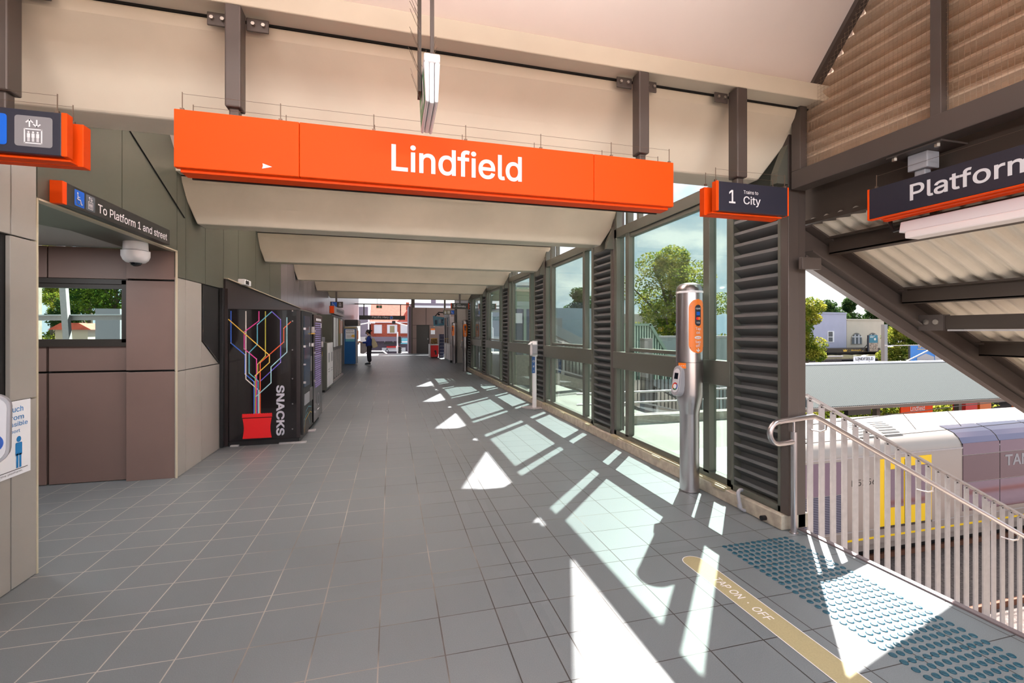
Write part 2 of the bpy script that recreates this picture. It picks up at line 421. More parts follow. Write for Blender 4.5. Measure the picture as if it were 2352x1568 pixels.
sf.prism([(-2.2,3.6),(-2.2,5.6),(-2.62,5.6),(-2.62,4.66),(-2.72,4.44),(-2.72,3.6)], 'z', 2.405, 2.42)
struct(sf.build('ceiling_lobby_border', 'panel_olive'))
struct(MB().box(-5.2,-2.6,3.6,5.7,2.43,2.46).build('ceiling_lobby', mat('soffit_white',(206,206,202),.6)))
# opening trim
struct(MB().box(XW-.05,XW+.004,3.605,5.585,2.40,2.412).box(XW-.05,XW+.004,3.600,3.612,0,2.41).box(XW-.012,XW+.004,5.572,5.585,0,2.41).build('trim_2', mat('trim_pale',(196,184,160),.5)))
# lobby window
w1 = MB()
for z0, z1, yy in ((2.045,2.095,5.63),(2.0,2.05,5.645),(1.435,1.475,5.63),(1.40,1.44,5.62)): w1.box(-5.0,-2.665,yy,yy+.07,z0,z1)
w1.box(-2.72,-2.665,5.63,5.7,1.44,2.09)
window_1 = struct(w1.build('window_1', 'window_dark'))
bx('pane', 'window_glass', (-5.0,-2.71,5.67,5.676,1.47,2.01), window_1)

# ------------------------------------------------------------------ roof: folded ceiling over trough-shaped beams
P = 2.9; YB = [3.08+P*k for k in range(6)]        # near bottom edge of each beam
YB0 = YB[0]-P
for k, yb in enumerate([YB0]+YB):
    y0 = yb-.30
    b = MB()
    secs = [(3.24,-2.26,3.10,y0,y0+.85),(3.18,-2.25,3.06,y0+.02,y0+.83),(2.98,-2.2,2.985,y0+.17,y0+.68),(2.79,-2.16,2.90,y0+.30,y0+.55)]
    vs = []
    for z,x0,x1,a,c in secs: vs += [(x0,a,z),(x1,a,z),(x1,c,z),(x0,c,z)]
    fs = [(0,1,2,3),(12,15,14,13)]
    for i in range(3):
        for j in range(4): fs.append((i*4+j, i*4+(j+1)%4, i*4+4+(j+1)%4, i*4+4+j))
    b.add(vs, fs)
    struct(b.build('beam', 'beam_paint', bev=.012))
    struct(MB().box(-2.26,3.14,y0-.13,y0+.0,3.25,3.37).build('trim_%d' % (10+k), 'beam_paint', bev=.006))
    struct(MB().box(-2.25,3.08,y0-.005,y0+.03,3.239,3.25).build('trim_%d' % (20+k), 'joint_black'))
cz = MB()
ys = [YB0-.3+.02-P] + [yb-.3+.02 for yb in [YB0]+YB]
SL = 1.13
for k in range(7):
    ye = ys[k+1]-.1; yst = ys[k]+.75; mid = (ye+yst)/2; zr = 3.37+(ye-mid)*SL
    for (a, za, c, zc) in ((yst,3.37,mid,zr),(mid,zr,ye,3.37)):
        for x0, x1 in ((-2.3, 3.42),):
            cz.add([(x0,a,za),(x1,a,za),(x1,c,zc),(x0,c,zc),(x0,a,za+.07),(x1,a,za+.07),(x1,c,zc+.07),(x0,c,zc+.07)],
                   [(0,1,2,3),(4,7,6,5),(0,4,5,1),(1,5,6,2),(2,6,7,3),(3,7,4,0)])
ceiling = struct(cz.build('ceiling', 'ceiling_paint'))
# added flat roof above the sight line, keeps sun off the far floor
struct(MB().box(-40,40,-30,-4.5,-.4,-.02).build('bounce_floor', mat('bounce_pavement',(206,182,164),.85,noise=.1,nscale=2)))  # unseen pavement added to bounce pinkish sunlight onto the ceiling
struct(MB().box(-3.0,5.6,18.5,33.9,4.75,4.95).build('shade_roof_street_end', 'ceiling_paint'))
# ------------------------------------------------------------------ right-hand window wall
COLY = [2.87 if k == 0 else 2.80+2.945*k for k in range(6)]
gnames = ['beside the stair handrail','second from the stair handrail','third from the stair handrail','fourth from the stair handrail','fifth from the stair handrail','last before the far reader poles']
for k, cy in enumerate(COLY):
    c = MB().box(2.985,3.085,cy,cy+.075,.115,3.26)
    if k == 0: c.box(3.10,3.175,cy+.02,cy+.10,.0,3.3)
    else: c.box(3.085,3.16,cy+.02,cy+.12,.115,3.3)
    c = struct(c.build('column', 'bronze', bev=.004))
    # gusset that fills the wedge between column and beam end
    struct(MB().prism([(3.09,3.26),(3.05,3.26),(2.99,3.02),(2.89,2.79),(2.88,2.70),(3.09,2.70)], 'y', cy+.005, cy+.07).build('trim_%d' % (30+k), 'frame_green'))
for k, cy in enumerate(COLY):
    y0 = cy+.075; y1 = (cy if k else 2.80)+.69; zt = 2.74; zb = .17
    # louvre panel
    L = thing('louvre_panel', 'tall dark metal louvre panel in the window wall, '+gnames[k], 'louvre', (3.03, y0, .115))
    f = MB().box(2.985,3.07,y0,y0+.028,zb-.05,zt+.26).box(2.985,3.07,y1-.028,y1,zb-.05,zt+.26).box(2.985,3.07,y0,y1,zb-.05,zb).box(2.99,3.06,y0,y1,zt,zt+.26)
    f.build('frame', 'frame_green', L, bev=.003)
    s = MB(); n = 25
    for i in range(n):
        z = zb+.04+(zt-zb-.06)*i/(n-1)
        s.add([(2.994,y0+.028,z+.008),(2.996,y0+.028,z+.034),(3.068,y0+.028,z-.042),(3.066,y0+.028,z-.052),(2.994,y1-.028,z+.008),(2.996,y1-.028,z+.034),(3.068,y1-.028,z-.042),(3.066,y1-.028,z-.052)],
              [(0,1,2,3),(7,6,5,4),(0,4,5,1),(1,5,6,2),(2,6,7,3),(3,7,4,0)])
    s.build('slats', 'louvre', L)
    MB().box(3.071,3.076,y0+.01,y1-.01,zb-.04,zt+.02).build('back_sheet', 'louvre', L)
    if k == 5: continue
    # window bay
    ya, yb = y1, COLY[k+1]
    X0, X1 = 2.99, 3.075
    m1, m2 = ya+.30, yb-.40                        # mullion positions (near and far narrow lights)
    w = MB()
    w.box(X0,X1,ya,ya+.06,.115,3.3).box(X0,X1,yb-.07,yb,.115,3.3)
    for m in (m1, m2): w.box(X0,X1,m,m+.09,.17,2.86)
    w.box(X0,X1,ya,yb,.115,.20)                      # sill
    w.box(X0,X1,ya,yb,2.84,2.97)                     # transom
    w.box(X0+.02,X1,m1+.09,m2,1.30,1.34).box(X0+.02,X1,m1+.09,m2,2.79,2.84)
    W = struct(w.build('window_%d' % (k+2), 'frame_green', bev=.004))
    MB().box(X0-.02,X1,ya,yb,1.05,1.28).build('midrail', 'frame_green', W, bev=.004)
    g = MB()
    for a, c in ((ya+.06,m1),(m1+.09,m2),(m2+.09,yb-.07)):
        g.box(3.048,3.054,a,c,1.28,2.84); g.box(3.048,3.054,a,c,.20,1.05)
    g.build('pane', 'window_glass', W)
    MB().box(X0,X1,m2+.02,m2+.08,2.97,3.3).box(X0+.02,X1,m2-.22,m2-.17,2.97,3.3).build('upper_mullion', 'frame_green', W)
    # sill flashing and fixing clips
    cl = MB().box(2.945,2.99,ya,yb,.115,.135)
    for t in (ya+.1, (ya+yb)/2, yb-.1): cl.box(2.925,2.95,t-.08,t+.08,.10,.125)
    cl.build('sill_flashing', mat('sill_metal',(176,164,136),.45,.3) if k == 0 else 'sill_metal', W)
    # gable rake trim over the bay
    a0 = YB[k]-.3; a1 = YB[k+1]-.3; mid = (a0+.77+a1-.08)/2; zr = 3.37+(a1-.08-mid)*SL-.05
    struct(MB().bar((3.07,a0+.77,3.33),(3.07,mid,zr),.06,.10,(1,0,0)).bar((3.07,mid,zr),(3.07,a1-.08,3.33),.06,.10,(1,0,0)).build('trim_%d' % (40+k), 'bronze'))
# conduit coming out of the kerb under the first louvre
cd = thing('conduit', 'short grey bent conduit rising from the concrete kerb under the first louvre', 'conduit', (2.93,3.28,0))
MB().tube([(2.96,3.33,.17),(2.93,3.32,.172),(2.905,3.31,.16),(2.90,3.30,.12),(2.905,3.28,.03),(2.93,3.27,.015),(2.97,3.27,.015)],.016,10).build('pipe','grey_plastic',cd,smooth=True)
MB().tube([(2.90,3.292,.065),(2.903,3.285,.04)],.021,10).build('coupling','grey_plastic',cd,smooth=True)
MB().tube([(2.90,3.05,.04),(2.94,3.05,.04)],.02,10).build('plug','black_satin',cd,smooth=True)

# ------------------------------------------------------------------ gable screen over the stair opening
G = thing('gable_screen', 'brown corrugated infill behind wire mesh filling the gable above the stair opening', 'screen', (3.0, 2.8, 2.64))
XG = 2.97
yl = YB[0]-.3-.08; yr = YB0-.3+.77; mid = (yl+yr)/2; zr = 3.37+(yl-mid)*SL
MB().box(XG,XG+.13,yr-.2,2.83,2.642,2.776).box(XG,XG+.065,2.75,2.83,2.776,3.30).build('bottom_rail','bronze',G,bev=.004)
MB().box(XG+.01,XG+.07,1.85,1.905,2.776,3.37+(yl-1.88)*SL-.02).build('post','bronze',G,bev=.003)
MB().bar((XG+.06,yl+.02,3.35),(XG+.06,mid,zr-.02),.06,.08,(1,0,0)).bar((XG+.06,mid,zr-.02),(XG+.06,yr,3.33),.06,.08,(1,0,0)).build('rake_trim','bronze',G)
def inside(y):  # roof underside at y
    return (3.37+(yl-y)*SL if y > mid else 3.37+(y-yr)*SL)
cs = MB(); z = 2.80; rows = []
while z < zr:
    rows.append(z); z += .012
prof = [(XG+.12+.024*math.sin(2*PI*(z-2.9)/.088)+(.016 if math.sin(2*PI*(z-2.9)/.088) > .75 else 0), z) for z in rows]
pts = []
for x, z in prof:
    ymax = yl-(z-3.37)/SL-.01 if z > 3.30 else 2.86; ymin = yr+(z-3.37)/SL+.1 if z > 3.37 else yr
    pts.append(((x,ymin,z),(x,max(ymax,ymin+.01),z)))
for (a,b),(c,d) in zip(pts, pts[1:]): cs.quad(a,b,d,c)
cs.build('corrugated_sheet', mat('brown_sheet',(202,176,152),.55,.15,noise=.15,nscale=5), G, smooth=True)
me_ = MB(); q = .026; y = yr+.05
while y < 2.74:
    zt = min(inside(y), 6)-.05
    if zt > 2.84: me_.bar((XG+.05,y,2.776),(XG+.05,y,zt),.001,.001,(1,0,0))
    y += q
z = 2.80
while z < zr-.1:
    ymax = yl-(z-3.37)/SL-.04 if z > 3.3 else 2.75; ymin = yr+(z-3.37)/SL+.04 if z > 3.37 else yr
    me_.bar((XG+.05,ymin,z),(XG+.05,ymax,z),.001,.001); z += q
me_.build('wire_mesh', mat('mesh_wire',(150,128,108),.6), G)
# fascia beam behind the sign, over the stair mouth
struct(MB().box(3.21,3.27,-1,2.93,2.42,2.92).box(3.17,3.31,-1,2.93,2.40,2.43).build('trim_3','bronze_dark'))
# ------------------------------------------------------------------ hanging signs
def hanger(parent, x, y, ztop, zbot, plate=True, sides=(-1,1), w=.075):
    """square steel drop tube with a bolted ear plate under the beam"""
    h = MB().box(x-w/2,x+w/2,y-.03,y+.06,zbot+.05,ztop).box(x-w*.32,x+w*.32,y-.01,y+.045,zbot-.03,zbot+.05).build('hanger','bronze',parent,bev=.008)
    if plate:
        pl = MB()
        for s in sides: pl.box(min(x+s*w/2,x+s*(w/2+.11)),max(x+s*w/2,x+s*(w/2+.11)),y+.06,y+.07,ztop-.075,ztop-.005)
        pl.split('ear_plate','bronze',h,bev=.004)
        b = MB()
        for s in sides:
            for d in (.035,.085): b.tube([(x+s*(w/2+d),y+.045,ztop-.04),(x+s*(w/2+d),y+.062,ztop-.04)],.010,6)
        b.split('bolt','bolt',h)
def bird_wire(parent, xs, ys, z, hgt=.09):
    b = MB()
    for yy in ys:
        for x in xs: b.tube([(x,yy,z),(x,yy,z+hgt)],.0022,5); b.box(x-.008,x+.008,yy-.006,yy+.006,z,z+.012)
        b.tube([(xs[0],yy,z+hgt-.008),(xs[-1],yy,z+hgt-.008)],.0009,4)
    b.build('bird_wire','wire',parent)

# station name
S = thing('station_sign', 'long orange hanging sign reading Lindfield in white letters', 'sign', (.36,2.5,2.335))
MB().box(-1.0,-.452,2.50,2.535,2.335,2.612).box(-.450,1.169,2.50,2.535,2.335,2.612).box(1.171,1.712,2.50,2.535,2.335,2.612).build('front_panel','orange',S,bev=.004)
MB().box(-.98,1.69,2.62,2.655,2.335,2.612).box(-.98,1.69,2.535,2.62,2.585,2.60).build('rear_panel','orange',S,bev=.003)
MB().box(-.985,1.695,2.535,2.62,2.322,2.338).build('bottom_channel','orange',S); bx('bottom_edge','black_satin',(-.98,1.69,2.655,2.665,2.325,2.35),S)
text('Lindfield',(0.0,2.498,2.405),(1,0,0),(0,0,1),.72,.148,'white_letter',S,bold=.012)
PL((-.62,2.4985,2.36),(1,0,0),(0,0,1)).poly([(0,0),(.045,.012),(.002,.026),(.004,.014)]).build('paint_scrape','paper',S)
hanger(S,-.79,2.66,3.24,2.66); hanger(S,1.585,2.66,3.24,2.66)
bird_wire(S,[-.97,-.54,-.09,.40,.84,1.29,1.69],(2.515,2.64),2.61)

# lift sign at the far left edge
S = thing('lift_sign', 'dark hanging sign with blue and grey lift symbols at left edge beside the orange sign', 'sign', (-1.7,2.5,2.33))
MB().box(-2.15,-1.437,2.50,2.53,2.342,2.535).build('front_panel','navy_face',S,bev=.003)
MB().box(-1.437,-1.415,2.498,2.54,2.340,2.537).split('end_cap','orange',S,bev=.003)
MB().box(-2.15,-1.40,2.585,2.64,2.325,2.525).box(-2.15,-1.42,2.53,2.585,2.327,2.337).build('rear_panel','orange',S,bev=.003)
p = PL((0,2.4985,0),(1,0,0),(0,0,1)); p.rrect(-1.605,-1.468,2.372,2.508,.012).build('grey_tile','sign_grey',S)
p = PL((0,2.4985,0),(1,0,0),(0,0,1)); p.rrect(-1.78,-1.632,2.372,2.508,.012).build('blue_tile','sign_blue',S)
p = PL((0,2.4970,0),(1,0,0),(0,0,1)); lift_symbol(p,-1.575,2.385,.11); p.build('symbol_print','white_letter',S); p = PL((0,2.4970,0),(1,0,0),(0,0,1)); wheelchair(p,-1.735,2.388,.105); p.build('symbol_print','white_letter',S)
hanger(S,-1.765,2.66,3.24,2.62,sides=(-1,1),w=.10)
bird_wire(S,[-2.1,-1.46],(2.515,2.62),2.535)

# platform 1 sign
S = thing('platform_direction_sign', 'small dark hanging sign reading 1 Trains to City', 'sign', (2.36,2.55,2.34))
MB().box(2.085,2.645,2.55,2.585,2.352,2.545).build('front_panel','navy_face',S,bev=.003)
MB().box(2.065,2.085,2.548,2.59,2.350,2.547).box(2.645,2.655,2.548,2.59,2.350,2.547).split('end_cap','orange',S,bev=.002)
MB().box(2.045,2.645,2.64,2.69,2.34,2.53).box(2.06,2.635,2.585,2.64,2.341,2.350).build('rear_panel','orange',S,bev=.003)
t = text('1',(2.165,2.548,2.405),(1,0,0),(0,0,1),.05,.088,None,None,bold=.006,mb=MB())
text('Trains to',(2.28,2.548,2.475),(1,0,0),(0,0,1),.118,.024,None,None,bold=.005,mb=t)
text('City',(2.28,2.548,2.392),(1,0,0),(0,0,1),.138,.068,None,None,bold=.006,mb=t); t.build('lettering','white_letter',S,fixn=False)
hanger(S,2.345,2.66,3.24,2.57,sides=(-1,),w=.085)
bird_wire(S,[2.07,2.63],(2.56,2.66),2.545)

# platform sign over the stairs
S = thing('platform_sign', 'long dark hanging sign reading Platform over the stair opening', 'sign', (3.1,1.5,2.29))
MB().box(3.05,3.085,.55,2.30,2.292,2.487).build('front_panel','navy_face',S,bev=.003)
MB().box(3.048,3.09,2.30,2.312,2.288,2.490).box(3.052,3.085,.55,2.31,2.284,2.292).build('orange_rim','orange',S,bev=.002)
MB().box(3.13,3.165,.55,2.27,2.275,2.46).box(3.085,3.13,.55,2.25,2.278,2.284).build('rear_panel','orange',S)
text('Platform',(3.048,2.055,2.345),(0,-1,0),(0,0,1),.565,.103,'white_letter',S,bold=.012)
h = MB().box(3.07,3.17,1.975,2.085,2.53,2.63).box(3.09,3.14,2.0,2.06,2.47,2.53).build('hanger','grey_plastic',S,bev=.006)
MB().box(3.0,3.24,1.86,2.16,2.63,2.642).build('plate','bronze',h,bev=.003)
b = MB()
for yy in (1.90,2.13): b.tube([(3.03,yy,2.612),(3.03,yy,2.632)],.014,6)
b.split('bolt','bolt',h)
bird_wire(S,[3.06],(2.26,),2.487,.085)
MB().tube([(3.06,2.26,2.565),(3.06,.6,2.565)],.0009,4).build('bird_wire','wire',S)

# exit box sign hanging edge-on from a spiked arm
S = thing('exit_light', 'white exit sign box hanging edge-on from a rusty arm with bird spikes', 'exit sign', (.166,2.1,2.52))
EX = .166
def ex_box(x0,x1): return MB().prism([(1.56,2.34),(2.02,2.40),(2.02,2.71),(1.60,2.71)],'x',x0,x1)
MB().prism([(1.95,2.52),(2.26,2.52),(2.26,2.70),(1.95,2.70)],'x',EX-.010,EX+.010).build('housing','white_plastic',S,bev=.006)
MB().add([(EX-.034,1.94,2.69),(EX-.012,1.94,2.69),(EX-.012,1.94,2.52),(EX-.026,1.94,2.52),(EX-.034,2.27,2.69),(EX-.012,2.27,2.69),(EX-.012,2.27,2.52),(EX-.026,2.27,2.52)],[(0,1,2,3),(7,6,5,4),(0,4,5,1),(1,5,6,2),(2,6,7,3),(3,7,4,0)]).build('face_frame','white_plastic',S,bev=.008)
MB().add([(EX+.034,1.94,2.69),(EX+.012,1.94,2.69),(EX+.012,1.94,2.52),(EX+.026,1.94,2.52),(EX+.034,2.27,2.69),(EX+.012,2.27,2.69),(EX+.012,2.27,2.52),(EX+.026,2.27,2.52)],[(0,1,2,3),(7,6,5,4),(0,4,5,1),(1,5,6,2),(2,6,7,3),(3,7,4,0)]).build('face_frame','white_plastic',S,bev=.008)
for sx in (-1,1):
    MB().add([(EX+sx*.0345,1.97,2.675),(EX+sx*.0345,2.24,2.675),(EX+sx*.0285,2.24,2.535),(EX+sx*.0285,1.97,2.535)],[(0,1,2,3)]).build('green_face','green_sign',S)
    q = PL((EX+sx*.0318,2.10,2.605),(0,-sx if False else (-1 if sx<0 else 1),0),(sx*.043,0,1)); q.rect(.03,.09,-.05,.055); q.line([(-.09,0),(-.01,0)],.016); q.line([(-.035,.025),(-.005,0),(-.035,-.025)],.014); q.build('symbol_print','white_letter',S)
MB().box(EX-.034,EX+.034,1.94,2.27,2.69,2.725).build('top_cap','white_plastic',S,bev=.006)
MB().tube([(EX+.005,2.0,2.72),(EX+.005,2.0,4.2)],.009,8).build('drop_rod','bronze',S)
MB().prism([(2.06,2.62),(2.14,2.62),(2.14,4.15),(2.06,4.15)],'x',EX-.05,EX-.037).build('arm','bronze_dark',S)
sp = MB(); rnd = random.Random(3)
for i in range(34):
    z = 2.58+i*.04; s = 1; yy = 2.08+rnd.uniform(-.06,.06)
    sp.tube([(EX-.045,yy,z),(EX-.045-rnd.uniform(.02,.05),yy+rnd.uniform(-.03,.03),z+.10)],.0011,4)
for i in range(8):
    yy = 1.96+i*.035
    sp.tube([(EX+rnd.uniform(-.02,.02),yy,2.72),(EX+rnd.uniform(-.05,.06),yy,2.81)],.0011,4)
sp.build('bird_spikes','wire',S)

# wall sign over the lobby opening
S = thing('lift_wall_sign', 'dark wall sign reading To Platform 1 and street above the lift lobby opening', 'sign', (-2.15,4.5,2.41))
MB().box(-2.2,-2.13,3.76,5.245,2.412,2.562).build('panel','charcoal_face',S,bev=.002)
MB().box(-2.2,-2.129,3.715,3.76,2.411,2.563).build('orange_end','orange',S,bev=.002)
p = PL((-2.1285,0,0),(0,1,0),(0,0,1)); p.rrect(3.835,3.94,2.432,2.545,.008).build('blue_tile','sign_blue',S)
p = PL((-2.1285,0,0),(0,1,0),(0,0,1)); p.rrect(3.957,4.062,2.432,2.545,.008).build('grey_tile','sign_slate',S)
p = PL((-2.1270,0,0),(0,1,0),(0,0,1)); wheelchair(p,3.865,2.445,.085); p.build('symbol_print','white_letter',S); p = PL((-2.1270,0,0),(0,1,0),(0,0,1)); lift_symbol(p,3.977,2.444,.092); p.build('symbol_print','white_letter',S)
text('To Platform 1 and street',(-2.127,4.095,2.445),(0,1,0),(0,0,1),1.085,.068,'white_letter',S,bold=.008)

# dome camera under the opening head
S = thing('dome_camera', 'white dome security camera under the head of the lift lobby opening', 'camera', (-2.36,5.12,2.42))
cxx, cyy = -2.36, 5.12
MB().lathe(cxx,cyy,[(.095,2.405),(.098,2.33),(.112,2.32),(.112,2.27),(.098,2.235),(.075,2.212),(.03,2.205)]).build('housing','white_plastic',S,smooth=True)
MB().lathe(cxx,cyy,[(.05,2.222),(.047,2.20),(.036,2.185),(.018,2.176),(.002,2.174)],16).build('lens_dome','dark_glass',S,smooth=True)
MB().lathe(cxx,cyy,[(.0985,2.326),(.1135,2.322),(.1135,2.318),(.0985,2.318)]).build('seam_ring','grey_plastic',S)

# notice poster on the near left wall
S = thing('notice_sign', 'white notice poster with blue text and standing figure on near left wall', 'poster', (-2.195,3.3,.7))
MB().box(-2.2,-2.196,2.78,3.545,.68,1.132).build('sheet','paper',S)
p = PL((-2.1945,0,0),(0,1,0),(0,0,1)); p.text('allow as much',3.145,1.065,.34,.034,.006); p.text('distance from',3.115,1.018,.375,.030,.006); p.text('others as possible',3.10,.972,.42,.034,.006); p.text('on public transport',3.10,.935,.36,.026)
for yy in (3.02,3.45):
    p.disc(yy,.898,.018); p.rrect(yy-.026,yy+.026,.80,.878,.008); p.rect(yy-.02,yy-.003,.725,.81); p.rect(yy+.003,yy+.02,.725,.81)
p.build('blue_print',mat('poster_blue',(28,122,186),.6),S)
p = PL((-2.1945,0,0),(0,1,0),(0,0,1)); p.rect(2.85,3.52,.716,.720); p.text('spread along the platform.',3.14,.694,.34,.014)
p.line([(3.16,.706),(3.10,.706)],.004); p.build('black_print','black_satin',S)

# far hanging signs
S = thing('far_lift_sign', 'small hanging sign with wheelchair and lift symbols above the far ticket area', 'sign', (-1.86,17,2.4))
MB().box(-2.07,-1.65,17,17.08,2.40,2.61).build('panel','bronze_dark',S)
p = PL((0,16.995,0),(1,0,0),(0,0,1)); p.rect(-2.03,-1.85,2.42,2.59).build('blue_tile','sign_blue',S)
p = PL((0,16.99,0),(1,0,0),(0,0,1)); wheelchair(p,-1.99,2.435,.14); lift_symbol(p,-1.79,2.435,.14); p.build('symbol_print','white_letter',S)
MB().box(-1.90,-1.84,17.0,17.06,2.61,3.3).build('hanger','bronze',S)
S = thing('highway_sign', 'long dark hanging sign reading Pacific Hwy at the street end', 'sign', (-.55,30,2.32))
MB().box(-1.95,.85,30,30.1,2.325,2.59).build('panel','charcoal_face',S)
p = PL((0,29.99,0),(1,0,0),(0,0,1)); p.text('Pacific Hwy',-1.18,2.375,1.02,.19,.012); p.arc(0.0,2.455,.10,.02); p.build('lettering','white_letter',S)
p = PL((0,29.992,0),(1,0,0),(0,0,1)); p.disc(0,2.455,.09).build('blue_disc','sign_blue',S)
MB().box(-1.70,-1.64,30,30.06,2.59,3.3).box(.54,.60,30,30.06,2.59,3.3).box(-2.3,1.35,30,30.06,3.27,3.33).build('hanger','bronze_dark',S)
S = thing('green_exit_sign', 'small green exit sign hanging beyond the highway sign', 'exit sign', (-.7,28,2.95))
MB().box(-.86,-.54,28,28.06,2.95,3.12).build('box','green_sign',S)
p = PL((0,27.99,0),(1,0,0),(0,0,1)); p.rect(-.74,-.65,2.97,3.10); p.build('symbol_print','white_letter',S)
MB().tube([(-.80,28.03,3.12),(-.80,28.03,4.75)],.012,6).tube([(-.60,28.03,3.12),(-.60,28.03,4.75)],.012,6).split('rod','bronze_dark',S)
S = thing('hornsby_sign', 'dark hanging sign reading 3 Trains to Hornsby at the far end', 'sign', (2.57,17.2,2.43))
MB().box(2.2,2.84,17.2,17.27,2.43,2.64).build('panel','charcoal_face',S)
MB().box(2.175,2.2,17.2,17.28,2.425,2.645).box(2.84,2.865,17.2,17.28,2.425,2.645).split('end_cap','orange',S)
p = PL((0,17.19,0),(1,0,0),(0,0,1)); p.text('3',2.26,2.48,.075,.11,.01); p.text('Trains to',2.40,2.575,.14,.03); p.text('Hornsby',2.40,2.465,.34,.095,.008); p.build('lettering','white_letter',S)
MB().box(2.48,2.54,17.2,17.26,2.64,3.3).build('hanger','bronze',S)
S = thing('toilet_sign', 'small brown hanging sign with toilet and wheelchair symbols below the Hornsby sign', 'sign', (2.35,19,2.27))
MB().box(2.08,2.63,19,19.07,2.275,2.455).build('panel','bronze',S)
p = PL((0,18.995,0),(1,0,0),(0,0,1)); p.rect(2.40,2.53,2.29,2.44).build('blue_tile','sign_blue',S)
p = PL((0,18.995,0),(1,0,0),(0,0,1)); p.rect(2.11,2.23,2.29,2.44); p.rect(2.25,2.37,2.29,2.44); p.build('sand_tile','sand_strip',S)
p = PL((0,18.99,0),(1,0,0),(0,0,1)); wheelchair(p,2.425,2.30,.12)
for x in (2.28,2.335): p.disc(x,2.41,.015,10); p.rect(x-.015,x+.015,2.31,2.39)
p.disc(2.17,2.405,.018,10); p.rect(2.135,2.205,2.31,2.37); p.build('symbol_print','white_letter',S)
MB().box(2.12,2.15,19.02,19.05,2.455,4.75).box(2.56,2.59,19.02,19.05,2.455,4.75).build('hanger','bronze',S)
